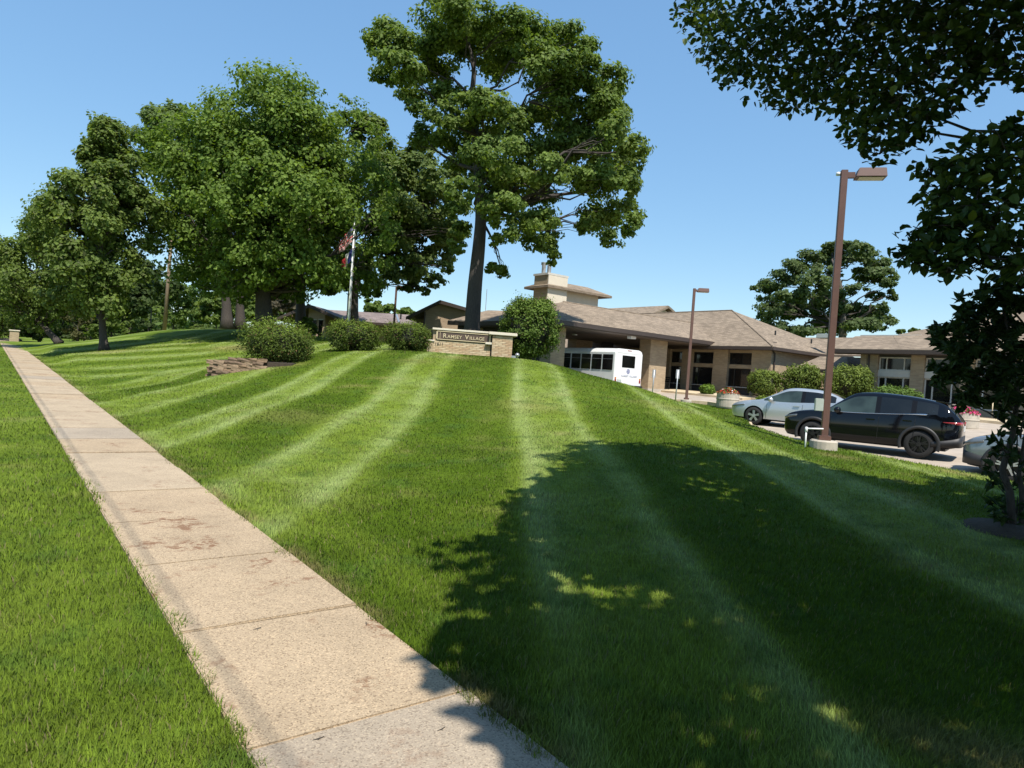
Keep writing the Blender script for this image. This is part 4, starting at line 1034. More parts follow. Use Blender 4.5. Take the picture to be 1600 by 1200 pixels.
# bricks one by one, sharing meshes
bmats = [mat("sign_brick_%s" % n, c, 0.85, 0.18, 9, 0.4, 60) for n, c in (("buff", (0.46, 0.33, 0.20)), ("sand", (0.52, 0.40, 0.26)), ("rose", (0.43, 0.29, 0.175)))]
bmesh_cache = {}
def brick_piece(L, mi):
    key = (round(L, 3), mi)
    if key not in bmesh_cache:
        b = MB(); b.box(0, L, 0, 0.06, 0, 0.066); me = b.mesh("brick"); me.materials.append(bmats[mi]); bmesh_cache[key] = me
    return bmesh_cache[key]
rb = random.Random(5)
def brick_face(x0, x1, y, z0, z1, parent):
    row = 0; z = z0
    while z + 0.07 < z1:
        x = x0; first = (0.15, 0.30)[row % 2]
        while x < x1 - 0.05:
            L = min(first, x1 - x); first = 0.30
            if x1 - (x + L) < 0.06: L = x1 - x
            o = link("brick", brick_piece(L - 0.010, rb.choice((0, 0, 1, 1, 2))), None, parent)
            o.location = (x, y + rb.uniform(-0.003, 0.003), z); x += L
        z += 0.076; row += 1
brick_face(-1.70, 0.86, 0.0, -0.12, 0.66, sign)
brick_face(0.92, 1.82, -0.16, -0.12, 1.06, pier_o)
pan = MB(); pan.box(-1.50, 0.78, -0.02, 0.058, 0.70, 1.05); panel = pan.build("name_panel", M_["signpanel"], sign)
rail = MB()
for z0, z1 in ((0.685, 0.715), (1.035, 1.065)): rail.box(-1.53, 0.81, -0.045, -0.022, z0, z1)
rail.box(-1.56, -1.50, -0.045, -0.022, 0.72, 1.03); rail.box(0.78, 0.84, -0.045, -0.022, 0.72, 1.03); rail.box(-1.40, -1.385, -0.035, -0.022, 0.72, 1.03)
rail.build("panel_rail", M_["gold"], panel)
x = -1.27
for word in (("R", "AMSEY"), ("V", "ILLAGE")):
    for body, size in zip(word, (0.275, 0.20)):
        me = text_mesh(body, size, 0.012, 1.08); me.materials.append(M_["gold"])
        o = link("lettering", me, None, panel); o.rotation_euler = (math.radians(90), 0, 0); o.location = (x, -0.036, 0.775)
        x += max(v.co.x for v in me.vertices) + 0.03
    x += 0.10
me = text_mesh("1611", 0.16, 0.008, 1.25); me.materials.append(M_["black"])
o = link("street_number", me, None, sign); o.rotation_euler = (math.radians(90), 0, 0); o.location = (-1.60, -0.012, 0.44)
# spotlight at its right foot
fl = foot(808, 30.0)
t = thing("spotlight", "small grey ground spotlight at right foot of the brick sign", "spotlight", tuple(fl))
m = MB(); m.tube([(0, 0, -0.05), (0, 0, 0.12)], 0.02, 8); m.build("stake", M_["galv"], t)
m = MB(); m.lathe([(0.02, -0.12), (0.07, -0.10), (0.10, 0.08), (0.10, 0.10), (0.0, 0.09)], 12, (0.0, 0, 0.17), 'y'); m.build("lamp_head", M_["galv"], t, smooth_shade=True)
m = MB(); m.box(-0.26, -0.06, -0.08, 0.10, -0.03, 0.13); m.build("ballast_box", M_["galv"], t, bevel=0.01)

# ---- low stone edging below the largest yew
eb = foot(372, 22.6)
t = thing("stone_edging", "low curved edging of rough tan stones below the largest yew", "edging", (eb[0], eb[1], eb[2]))
smat = [mat("edging_stone_%d" % i, c, 0.95, 0.3, 9, 0.8, 22) for i, c in enumerate(((0.19, 0.125, 0.075), (0.23, 0.16, 0.10), (0.15, 0.10, 0.065)))]
def rough_stone(seed, sx, sy, sz):
    bm = bmesh.new(); bmesh.ops.create_cube(bm, size=1.0); bmesh.ops.subdivide_edges(bm, edges=bm.edges[:], cuts=1, use_grid_fill=True)
    r = random.Random(seed)
    for v in bm.verts:
        v.co.x = v.co.x * sx + r.uniform(-0.025, 0.025); v.co.y = v.co.y * sy + r.uniform(-0.02, 0.02); v.co.z = v.co.z * sz + r.uniform(-0.012, 0.012)
    me = bpy.data.meshes.new("stone"); bm.to_mesh(me); bm.free(); return me
stones = [rough_stone(i, 0.30 + 0.05 * (i % 3), 0.22, 0.115) for i in range(6)]
for i, s in enumerate(stones): s.materials.append(smat[i % 3])
for row in range(6):
    for i in range(-3, 3):
        s = (i + 0.5 * (row % 2)) * 0.32
        if row == 5 and i < -1: continue
        x = s * 0.93; y = 0.10 * s + row * 0.02 + (0.7 * (abs(s + 0.7) if s < -0.7 else 0))
        gzv = gz1(eb[0] + x, eb[1] + y) - eb[2]
        o = link("stone", stones[rb.randrange(6)], None, t); o.location = (x, y, -0.16 + row * 0.115 + 0.02 * s); o.rotation_euler = (0, 0, rb.uniform(-0.12, 0.12) + 0.1)
m = MB(); m.slab([(-0.7, 0.12, 0.36), (1.7, 0.30, 0.40), (1.7, 1.6, 0.46), (-0.5, 1.6, 0.42)], 0.3); m.build("backfill", M_["soil"], t)

# ------------------------------------------------------------------ flagpole, lamps, poles
def flag_mesh(w, h, painter, seed, n=(26, 16)):
    """flag hanging limp beside the pole: gathered folds"""
    V = []; C = []
    for j in range(n[1] + 1):
        for i in range(n[0] + 1):
            u = i / n[0]; v = j / n[1]
            x = -u * w * 0.42 - 0.03 + 0.03 * math.sin(u * 9 + v * 3); y = 0.10 * math.sin(u * 16 + v * 2.5 + seed) * (0.3 + 0.7 * u)
            z = -v * h - u * w * 0.62 * (1 - 0.25 * v)
            V.append((x, y, z)); C.append(painter(u, v))
    F = [(j * (n[0] + 1) + i, j * (n[0] + 1) + i + 1, (j + 1) * (n[0] + 1) + i + 1, (j + 1) * (n[0] + 1) + i) for j in range(n[1]) for i in range(n[0])]
    return np_mesh("flag", V, F, col=np.array(C), smooth_shade=True)
M_["cloth"] = leaf_mat("flag_cloth", 0.35, 0.8, 0.1)
RED, WHITE_, BLUE = (0.60, 0.06, 0.07), (0.85, 0.82, 0.80), (0.06, 0.07, 0.26)
def stripes(u, v):
    if u < 0.4 and v < 0.54: return (0.62, 0.62, 0.66) if (int(u * 30) + int(v * 26)) % 3 == 0 else BLUE
    return RED if int(v * 13) % 2 == 0 else WHITE_
def state(u, v): return BLUE if u < 0.33 else (WHITE_ if u < 0.67 else RED)
fp = foot(540, 38)
t = thing("flagpole", "slim white flagpole standing behind the middle yew", "flagpole", tuple(fp))
ptop = spot(550, 333, 38)[2] - fp[2]
m = MB(); m.tube([(0, 0, -0.1), (0, 0, ptop * 0.5), (0, 0, ptop)], [0.065, 0.055, 0.035], 12); m.build("pole", M_["white"], t, smooth_shade=True)
m = MB(); m.lathe([(0.0, -0.05), (0.05, -0.03), (0.06, 0), (0.05, 0.04), (0, 0.06)], 10, (0, 0, ptop + 0.05)); m.build("finial", M_["gold"], t, smooth_shade=True)
m = MB(); m.tube([(0.09, 0, 0.9), (0.085, 0, ptop - 0.1)], 0.006, 4); m.build("halyard", M_["white"], t)
f = link("flag", flag_mesh(1.6, 0.95, stripes, 1), M_["cloth"]); f.location = (fp[0] - 0.04, fp[1], fp[2] + ptop - 0.65); tag(f, "limp striped red and white flag hanging at the top of the flagpole", "flag")
f = link("flag", flag_mesh(1.2, 0.75, state, 2.2), M_["cloth"]); f.location = (fp[0] - 0.03, fp[1], fp[2] + ptop - 1.95); tag(f, "limp blue, white and red flag hanging below the striped one", "flag")

def street_lamp(label, base, H, rz, arm, w=0.14, plinth=0.20, group="parking lot lamps", head=(0.62, 0.36, 0.2)):
    t = thing("street_lamp", label, "street lamp", tuple(base), rz, group)
    m = MB(); m.box(-w / 2, w / 2, -w / 2, w / 2, plinth, H); m.build("pole", M_["bronze"], t, bevel=0.008)
    m = MB(); m.box(-w * 0.9, w * 0.9, -w * 0.9, w * 0.9, plinth, plinth + 0.10); m.build("base_cover", M_["bronze"], t, bevel=0.008)
    m = MB(); m.box(w / 2 - 0.002, arm, -0.05, 0.05, H - 0.17, H - 0.05); m.build("arm", M_["bronze"], t)
    L, B, Hh = head
    m = MB(); z1 = H + 0.02
    m.add([(arm, -B / 2, z1 - Hh), (arm + L, -B / 2, z1 - Hh), (arm + L, B / 2, z1 - Hh), (arm, B / 2, z1 - Hh), (arm + 0.06, -B / 2 + 0.03, z1), (arm + L - 0.02, -B / 2 + 0.03, z1), (arm + L - 0.02, B / 2 - 0.03, z1), (arm + 0.06, B / 2 - 0.03, z1)],
          [(0, 3, 2, 1), (4, 5, 6, 7), (0, 1, 5, 4), (1, 2, 6, 5), (2, 3, 7, 6), (3, 0, 4, 7)])
    hd = m.build("lamp_head", M_["bronze"], t, bevel=0.01)
    m = MB(); m.box(arm + 0.07, arm + L - 0.05, -B / 2 + 0.04, B / 2 - 0.04, z1 - Hh - 0.012, z1 - Hh - 0.002); m.build("lens", M_["lens_cream"], hd)
    m = MB(); m.lathe([(0.29, -0.4), (0.29, plinth - 0.03), (0.26, plinth), (0.0, plinth)], 20); m.build("concrete_base", M_["concrete"], t, smooth_shade=False)
    return t
M_["lens_cream"] = mat("lamp_lens_cream", (0.55, 0.50, 0.38), 0.4, 0.05)
lb_ = foot(1297, 15.2)
H1 = spot(1326, 268, 15.2)[2] - lb_[2]
l1 = street_lamp("tall brown square lamp post in front of the black suv", lb_, H1, ROTZ + math.radians(38), 0.22)
m = MB(); m.box(-0.25, -0.075, -0.10, 0.03, 0.84, 1.12); m.build("meter_box", M_["boxgrey"], l1, bevel=0.01)
m = MB(); m.lathe([(0.0, -0.04), (0.05, -0.03), (0.05, 0.03), (0, 0.05)], 10, (-0.12, 0, H1 - 0.08)); m.build("photocell", M_["white"], l1, smooth_shade=True)
lb2 = np.array(W(-23.4, 30.2)); lb2[2] = gz1(lb2[0], lb2[1])
street_lamp("brown lamp post on the far grass tip in front of the main block", lb2, spot(1088, 452, 37.2)[2] - lb2[2], ROTZ + math.radians(45), 0.15)
lb3 = foot(612, 52)
street_lamp("dark lamp post behind the yews, in front of the long brown roof", lb3, spot(616, 447, 52)[2] - lb3[2], 0.0, 0.12)
# white pipe beside the near lamp
pb = lb_ + np.array([-0.45, -0.1, 0]); pb[2] = gz1(pb[0], pb[1])
t = thing("pipe_stand", "white painted bent pipe beside foot of the near lamp post", "pipe", tuple(pb), math.radians(-12))
m = MB(); m.tube([(0, 0, -0.1), (0, 0, 0.42)], 0.018, 10); m.build("riser", M_["white"], t, smooth_shade=True)
m = MB(); m.tube([(0, 0, 0.42), (0.36, 0.05, 0.44)], 0.017, 10); m.build("cross_pipe", M_["white"], t, smooth_shade=True)
m = MB(); m.lathe([(0.012, -0.06), (0.03, -0.05), (0.03, 0.05), (0.012, 0.06)], 10, (0, 0, 0.40)); m.build("elbow", M_["white"], t, smooth_shade=True)
# small sign posts by the drive
for u, vt, d, lbl in ((1023, 578, 36.5, "thin grey sign post left, with narrow plate, by the drive"), (1060, 578, 33.0, "leaning grey post right, nearer the flower tub, by the drive")):
    b0 = foot(u, d); hgt = spot(u, vt, d)[2] - b0[2]
    t = thing("sign_post", lbl, "post", tuple(b0), ROTZ, "posts by the drive")
    m = MB(); m.tube([(0, 0, -0.1), (0.04, 0.0, hgt)], 0.03, 8); m.build("post", M_["galv"], t, smooth_shade=True)
    m = MB(); m.box(-0.02 + 0.04, 0.0 + 0.04, -0.13, 0.13, hgt - 0.42, hgt + 0.02); m.build("plate", M_["galv"], t, bevel=0.004)
# utility pole
ub = foot(254, 52)
t = thing("utility_pole", "plain wooden utility pole on the rise behind the trees", "pole", tuple(ub))
m = MB(); m.tube([(0, 0, -0.3), (0.1, 0, 8.5)], [0.15, 0.11], 10); m.build("pole", M_["pole_wood"], t, smooth_shade=True)
m = MB(); m.box(-1.1, 1.3, -0.06, 0.06, 7.7, 7.85); m.build("crossarm", M_["wood"], t)
# stone pier at the far end of the walk
pb = foot(20, 57); 
t = thing("stone_pier", "squat tan stone pier at the far end of the sidewalk", "pier", tuple(pb), ROTZ)
m = MB(); m.box(-0.32, 0.32, -0.32, 0.32, -0.5, 0.95); m.build("shaft", M_["brick"], t, bevel=0.02)
m = MB(); m.box(-0.38, 0.38, -0.38, 0.38, 0.95, 1.05); m.build("cap", M_["stucco"], t, bevel=0.02)
# yellow machine far off on the rise
yb = foot(298, 78)
t = thing("small_loader", "tiny yellow loader far off beyond the rise", "loader", tuple(yb), 0.3)
m = MB(); m.box(-1.0, 0.8, -0.6, 0.6, 0.5, 1.2); m.build("body", M_["yellow"], t, bevel=0.05)
m = MB(); m.box(-0.9, 0.1, -0.5, 0.5, 1.2, 2.0); m.build("cab", M_["black"], t, bevel=0.04)
m = MB(); m.prism([(0.8, 0.4), (1.7, 0.2), (1.8, 0.9), (1.5, 0.4)], 'y', -0.7, 0.7); m.build("bucket", M_["yellow"], t)
for sx in (-0.6, 0.5):
    for sy in (-0.7, 0.7):
        m = MB(); m.lathe([(0, -0.12), (0.35, -0.12), (0.4, 0), (0.35, 0.12), (0, 0.12)], 14, (sx, sy, 0.4), 'y'); m.build("wheel", M_["rubber"], t, smooth_shade=True)

# flower tubs
def flower_tub(label, pos, r, h, pal, seed, group="concrete flower tubs"):
    g2 = np.random.default_rng(seed); t = thing("flower_tub", label, "planter", tuple(pos), 0, group)
    m = MB(); m.lathe([(0, 0), (r * 0.95, 0), (r, h * 0.1), (r, h * 0.55), (r * 1.03, h * 0.57), (r * 1.03, h * 0.62), (r, h * 0.64), (r, h), (r * 0.88, h), (r * 0.88, h - 0.08), (0, h - 0.08)], 28); m.build("tub", M_["concrete"], t)
    n = 900; an = g2.uniform(0, 2 * np.pi, n); rr = np.sqrt(g2.random(n)) * r * 1.02
    P = np.stack([rr * np.cos(an), rr * np.sin(an), h - 0.05 + (1 - (rr / r / 1.1) ** 2) * 0.34 * g2.uniform(0.4, 1.05, n)], 1)
    N = unit(np.stack([np.cos(an) * 0.4, np.sin(an) * 0.4, np.full(n, 0.8)], 1) + g2.normal(0, 0.4, (n, 3)))
    kk = g2.random(n); C = np.zeros((n, 3))
    for i, (c, p0, p1) in enumerate(pal): C[(kk >= p0) & (kk < p1)] = c
    for nm, sel in (("leaves", kk < 0.42), ("flowers", kk >= 0.42)):
        V, CC = leaf_cloud(P[sel], N[sel], g2.uniform(0.07, 0.13, sel.sum()), C[sel] * g2.uniform(0.7, 1.2, (sel.sum(), 1)), LEAF_DIAMOND, g2)
        o = link(nm, np_mesh(nm, V, np.arange(len(V)).reshape(-1, 4), col=CC), M_["leaf_shrub"], t); tag(o, kind="stuff")
p_ = np.array(W(-20.8, 30.2)); p_[2] = gz1(p_[0], p_[1]) + 0.0
flower_tub("round concrete tub of orange and red flowers on the grass tip", p_, 0.56, 0.78, [((0.06, 0.11, 0.02), 0, 0.42), ((0.42, 0.10, 0.03), 0.42, 0.8), ((0.45, 0.03, 0.03), 0.8, 0.94), ((0.7, 0.68, 0.66), 0.94, 1.01)], 3)
p2 = spot(1503, 655, 29.0); p2[2] = gz1(p2[0], p2[1])
flower_tub("concrete tub of bright pink flowers beyond the black suv", p2, 0.62, spot(1503, 645, 29.0)[2] - p2[2], [((0.06, 0.11, 0.02), 0, 0.42), ((0.70, 0.06, 0.22), 0.42, 0.9), ((0.75, 0.2, 0.4), 0.9, 1.01)], 4)
# twigs and dry bits on the walk
tw = bpy.data.meshes.new("twig"); b = MB(); b.tube([(-0.045, 0, 0.006), (0, 0.006, 0.008), (0.05, -0.004, 0.006)], [0.004, 0.0045, 0.002], 5); b.tube([(0.0, 0.006, 0.008), (0.02, 0.025, 0.01)], [0.003, 0.0015], 4); tw = b.mesh("twig"); tw.materials.append(M_["bark_dark"])
for i, (u, v, lbl) in enumerate(((402, 983, "dry twig on the tan slab just past the first long joint"), (498, 1155, "dry twig on the grey nearest slab, left"), (572, 975, "dry twig near the right edge of the tan sidewalk slab"), (690, 1140, "dry twig on the grey nearest slab, right"))):
    q = _f + _r * ((u - 800) / FPX) + _u * ((600 - v) / FPX); S3 = np.array([SX, SY, 0])
    tt = (EYE - 0.03) / (RISE * (q @ S3) - q[2]); p = np.array([0, 0, EYE]) + q * tt
    o = link("twig", tw); o.location = tuple(p + np.array([0, 0, 0.001])); o.rotation_euler = (0, 0, rb.uniform(0, 6)); s = rb.uniform(0.35, 0.6); o.scale = (s, s, s)
    tag(o, lbl, "twig", "twigs on the sidewalk")

# ------------------------------------------------------------------ main building (street frame a, b, z)
BO = (-30.0, 41.0, 1.35)
o0 = W(BO[0], BO[1], BO[2])
bld = thing("care_home", "single storey tan brick building with brown shingle hip roofs and drive-through portico", "building", tuple(o0), ROTZ)
def part(m, name, material, parent=bld, **k): return m.build(name, M_[material], parent, BO, **k)

def window(a0, a1, z0, z1, bf, bars=(), frame="frame_dark", fw=0.05, depth=0.10):
    """glass set back in an opening, frame bars proud of the glass"""
    m = MB(); m.box(a0, a1, bf + depth, bf + depth + 0.03, z0, z1); w = part(m, "window", "glass")
    f = MB(); y0, y1 = bf + depth - 0.05, bf + depth - 0.003
    f.box(a0, a1, y0, y1, z0, z0 + fw); f.box(a0, a1, y0, y1, z1 - fw, z1); f.box(a0, a0 + fw, y0, y1, z0 + fw, z1 - fw); f.box(a1 - fw, a1, y0, y1, z0 + fw, z1 - fw)
    for x in bars: f.box(x - fw / 2, x + fw / 2, y0, y1, z0 + fw, z1 - fw)
    part(f, "frame", frame, w); return w

GZ = 1.0
# main block facade: piers between two-tier windows
def pier(a0, a1, b0, b1, z0, z1, name="pier", mat_="brick"): m = MB(); m.box(a0, a1, b0, b1, z0, z1); return part(m, name, mat_)
for a0, a1 in ((-26.50, -25.40), (-29.56, -28.36), (-32.30, -31.40), (-35.05, -33.42)):
    pier(a0, a1, 40.82, 41.5, GZ, 4.72)
for a0, a1 in ((-28.36, -26.50), (-31.40, -29.56), (-33.42, -32.30)):
    window(a0, a1, 3.58, 4.40, 41.0, bars=((a0 + a1) / 2,) if a1 - a0 < 0 else ())
    window(a0, a1, 2.05, 3.32, 41.0, bars=(a0 + 0.45,))
    m = MB(); m.box(a0, a1, 41.0, 41.4, 3.32, 3.58); part(m, "spandrel", "brick")
    m = MB(); m.box(a0, a1, 41.0, 41.4, 4.40, 4.72); part(m, "header", "brick")
    m = MB(); m.box(a0, a1, 41.03, 41.4, GZ, 2.0); part(m, "stone_panel", "panel_dark")
    m = MB(); m.box(a0 - 0.0, a1 + 0.0, 40.90, 41.12, 2.0, 2.05); part(m, "sill", "trim")
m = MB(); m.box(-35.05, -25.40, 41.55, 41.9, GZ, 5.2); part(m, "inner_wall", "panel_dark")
m = MB(); m.box(-25.40, -25.05, 40.82, 48.4, GZ, 4.72); part(m, "return_wall", "brick")
m = MB(); m.tube([(-25.0, 40.75, 4.6), (-24.98, 41.1, 4.4), (-24.98, 41.15, 1.4)], 0.05, 8); part(m, "downspout", "fascia")
# entrance wall below the portico
m = MB(); m.box(-40.4, -39.8, 40.9, 41.6, GZ, 5.3); m.box(-37.0, -36.1, 40.9, 41.6, GZ, 5.3); m.box(-39.8, -37.0, 41.0, 41.6, 4.35, 5.3); part(m, "entrance_wall", "brick")
m = MB(); m.box(-36.1, -35.05, 41.05, 41.5, 4.55, 5.3); m.box(-36.1, -35.05, 41.05, 41.5, 3.42, 3.62); part(m, "entrance_header", "brick")
window(-35.9, -35.15, 3.62, 4.55, 41.02); window(-35.9, -35.15, 1.5, 3.42, 41.02)
m = MB(); m.box(-39.8, -37.0, 41.3, 41.4, GZ, 4.35); dr = part(m, "entrance_door", "glass")
f = MB()
for x in (-39.78, -38.42, -37.06): f.box(x - 0.05, x + 0.05, 41.2, 41.29, GZ, 4.3)
f.box(-39.8, -37.0, 41.2, 41.29, 3.45, 3.55); part(f, "frame", "frame_dark", dr)
m = MB(); m.box(-39.9, -37.2, 40.86, 40.98, 4.74, 5.02); part(m, "name_board", "signpanel")
m = MB(); m.box(-46, -40.4, 41.2, 41.6, GZ, 5.0); part(m, "far_wall", "brick")
# roofs: main hip
def roof(name, polys, material="shingle", t=0.10, parent=bld):
    m = MB()
    for p in polys: m.slab(p, t)
    return part(m, name, material, parent)
E_, R_ = 4.80, 8.02
a1, a0, b0, b1, bm_ = -24.6, -48.0, 40.1, 51.9, 46.0
r1 = -31.9
main_roof = roof("main_roof", [[(a1, b0, E_), (r1, bm_, R_), (a0, bm_, R_), (a0, b0, E_)], [(a1, b1, E_), (r1, bm_, R_), (a1, b0, E_)], [(a0, b1, E_), (a0, bm_, R_), (r1, bm_, R_), (a1, b1, E_)]])
def fascia_line(pts, z, h=0.20, t=0.05):
    m = MB()
    for (x0, y0), (x1, y1) in zip(pts[:-1], pts[1:]):
        if abs(x0 - x1) < 1e-6: m.box(x0 - t, x0 + t, min(y0, y1) + t, max(y0, y1) - t, z - h, z)
        else: m.box(min(x0, x1), max(x0, x1), y0 - t, y0 + t, z - h, z)
    return part(m, "fascia", "fascia")
fascia_line([(-48, b0), (a1, b0), (a1, b1)], E_ - 0.03)
m = MB(); m.box(-48, a1 - 0.06, b0 + 0.06, b1, E_ - 0.22, E_ - 0.17); part(m, "soffit", "soffit")
# ridge caps
m = MB(); m.tube([(r1, bm_, R_ + 0.01), (a0, bm_, R_ + 0.01)], 0.06, 6); m.tube([(r1, bm_, R_ + 0.01), (a1, b0, E_ + 0.02)], 0.045, 6); part(m, "ridge_cap", "shingle", main_roof)
for (aa_, bb_) in ((-27.2, 44.6), (-26.6, 48.5)):
    z = E_ + (R_ - E_) * (a1 - aa_) / (a1 - r1); m = MB(); m.tube([(aa_, bb_, z - 0.1), (aa_, bb_, z + 0.32)], 0.06, 8); part(m, "vent_pipe", "black", main_roof)
# rear gable
roof("rear_roof", [[(-41.6, 50, 9.25), (-55, 50, 9.25), (-55, 46.4, 7.6), (-41.6, 46.4, 7.6)], [(-41.6, 50, 9.25), (-41.6, 53.6, 7.6), (-55, 53.6, 7.6), (-55, 50, 9.25)]])
m = MB(); m.prism([(46.9, 7.4), (53.1, 7.4), (50, 9.0)], 'x', -42.4, -42.1); part(m, "rear_gable", "stucco")
m = MB(); m.prism([(46.3, 7.45), (46.3, 7.6), (50, 9.22), (53.7, 7.6), (53.7, 7.45), (50, 9.0)], 'x', -41.58, -41.5); part(m, "rear_rake", "shingle")
# portico
pe, pr = 5.12, 6.86
A0, A1, AM, B0, B1 = -38.5, -29.4, -34.0, 25.5, 44.2
por = roof("portico_roof", [[(A1, B0, pe), (A1, B1, pe), (AM, B1, pr), (AM, B0 + 4.7, pr)], [(A0, B0, pe), (AM, B0 + 4.7, pr), (AM, B1, pr), (A0, B1, pe)], [(A0, B0, pe), (A1, B0, pe), (AM, B0 + 4.7, pr)]])
m = MB(); m.box(A1 - 0.05, A1 + 0.05, B0, 40.6, pe - 0.27, pe - 0.02); m.box(A0, A1 - 0.05, B0 - 0.05, B0 + 0.05, pe - 0.27, pe - 0.02); m.box(A0 - 0.05, A0 + 0.05, B0, 40.6, pe - 0.27, pe - 0.02); part(m, "portico_fascia", "fascia")
m = MB(); m.box(A0 + 0.06, A1 - 0.06, B0 + 0.06, 40.8, pe - 0.34, pe - 0.28); part(m, "portico_ceiling", "soffit")
m = MB(); m.tube([(AM, B0 + 4.7, pr + 0.01), (AM, B1, pr + 0.01)], 0.055, 6); m.tube([(AM, B0 + 4.7, pr + 0.01), (A1, B0, pe + 0.02)], 0.045, 6); part(m, "ridge_cap", "shingle", por)
for ca in (-30.75, -38.0):
    for cb0, cb1 in ((26.25, 27.35), (35.0, 36.7)):
        z0 = float(lot_z(ca, (cb0 + cb1) / 2)) - 0.2
        m = MB(); m.box(ca - 0.55, ca + 0.42, cb0, cb1, z0, pe - 0.28); c = part(m, "column", "brick")
        m = MB(); m.box(ca - 0.60, ca + 0.47, cb0 - 0.05, cb1 + 0.05, z0, z0 + 0.42); part(m, "plinth", "concrete", c)
m = MB(); m.box(-38.6, -37.4, 37.5, 38.8, GZ, pe - 0.28); part(m, "inner_pier", "panel_dark")
m = MB(); m.box(-30.2, -29.85, 32.5, 33.0, 4.62, 4.85); part(m, "floodlight", "white", bevel=0.02)
m = MB(); m.lathe([(0, 0.0), (0.16, 0.0), (0.18, 0.07)], 14, (-33.5, 31.0, pe - 0.42)); part(m, "ceiling_light", "white")
# cupola with chimney
m = MB(); m.box(-37.3, -36.0, 31.6, 35.4, 6.0, 8.0); cup = part(m, "cupola_wall", "stucco")
m = MB(); m.box(-37.4, -35.9, 31.5, 35.5, 6.0, 7.05); m.box(-37.38, -35.92, 31.52, 35.48, 7.05, 7.13); part(m, "cupola_band", "stucco", cup)
roof("cupola_roof", [[(-35.3, 29.9, 8.05), (-35.3, 36.1, 8.05), (-36.6, 34.8, 8.60), (-36.6, 31.2, 8.60)], [(-37.9, 29.9, 8.05), (-36.6, 31.2, 8.60), (-36.6, 34.8, 8.60), (-37.9, 36.1, 8.05)], [(-37.9, 29.9, 8.05), (-35.3, 29.9, 8.05), (-36.6, 31.2, 8.60)], [(-35.3, 36.1, 8.05), (-37.9, 36.1, 8.05), (-36.6, 34.8, 8.60)]], t=0.16)
m = MB(); m.box(-37.2, -36.1, 30.6, 31.5, 6.0, 8.0); part(m, "cupola_side", "stucco", cup)
m = MB(); m.box(-37.05, -35.6, 30.1, 31.85, 5.8, 8.78); ch = part(m, "chimney", "brick")
m = MB(); m.box(-37.12, -35.53, 30.03, 31.92, 8.78, 8.92); part(m, "chimney_cap", "trim", ch)
m = MB(); m.box(-35.598, -35.52, 30.1, 31.85, 5.8, 8.76); part(m, "chimney_face", "stucco", ch)
for bb_, hh in ((30.5, 9.75), (31.0, 9.85)):
    m = MB(); m.lathe([(0.14, 8.8), (0.14, hh - 0.2), (0.2, hh - 0.18), (0.2, hh)], 12, (-36.6, bb_, 0)); part(m, "flue", "galv", ch, smooth_shade=True)
# low roof seen below the portico
roof("side_roof", [[(-41, 30.0, 4.25), (-41, 40, 4.25), (-44, 40, 5.5), (-44, 30, 5.5)]])
m = MB(); m.box(-44, -41.6, 30.4, 40, 1.5, 4.2); part(m, "side_wall", "brick")
# recess with entry canopy and right wing
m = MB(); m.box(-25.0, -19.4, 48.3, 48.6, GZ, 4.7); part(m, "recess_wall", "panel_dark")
m = MB(); m.box(-19.75, -19.4, 41.8, 48.3, GZ, 4.65); part(m, "recess_side", "brick")
roof("entry_canopy", [[(-24.4, 42.3, 3.55), (-20.6, 42.3, 3.55), (-21.6, 43.9, 4.45), (-23.4, 43.9, 4.45)], [(-20.6, 42.3, 3.55), (-20.6, 48.3, 3.55), (-21.6, 48.3, 4.45), (-21.6, 43.9, 4.45)], [(-24.4, 48.3, 3.55), (-24.4, 42.3, 3.55), (-23.4, 43.9, 4.45), (-23.4, 48.3, 4.45)], [(-21.6, 43.9, 4.45), (-21.6, 48.3, 4.45), (-23.4, 48.3, 4.45), (-23.4, 43.9, 4.45)]])
m = MB(); m.box(-24.4, -20.6, 42.25, 42.35, 3.36, 3.5); part(m, "canopy_fascia", "fascia")
for x in (-24.2, -20.8): m = MB(); m.box(x - 0.08, x + 0.08, 42.5, 42.66, GZ, 3.36); part(m, "canopy_post", "fascia")
RW = 42.0
segs = [(-19.40, -18.74), (-16.92, -16.20), (-14.40, -13.75), (-11.9, -10.5)]
for x0, x1 in segs: pier(x0, x1, RW - 0.15, RW + 0.4, GZ, 4.52)
pier(-10.5, -2.0, RW - 0.1, RW + 0.4, GZ, 4.52, "wing_wall")
for x0, x1 in ((-18.74, -16.92), (-16.20, -14.40), (-13.75, -11.9)):
    q = (x0 + 0.42, x1 - 0.42)
    window(x0, x1, 3.60, 4.38, RW, q, "trim", 0.07); window(x0, x1, 1.65, 3.22, RW, q, "trim", 0.07)
    m = MB(); m.box(x0, x1, RW - 0.05, RW + 0.35, 3.22, 3.60); part(m, "spandrel", "trim")
    m = MB(); m.box(x0, x1, RW, RW + 0.35, GZ, 1.65); part(m, "apron", "brick")
    m = MB(); m.box(x0, x1, RW, RW + 0.35, 4.38, 4.52); part(m, "header", "frame_dark")
m = MB(); m.box(-19.75, -2, RW - 0.12, RW + 0.4, 4.52, 4.66); part(m, "frieze", "trim")
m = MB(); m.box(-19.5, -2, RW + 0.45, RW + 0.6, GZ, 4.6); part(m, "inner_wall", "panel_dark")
m = MB(); m.tube([(-19.25, RW - 0.2, 4.7), (-19.25, RW - 0.22, 1.2)], 0.06, 8); part(m, "downspout", "fascia")
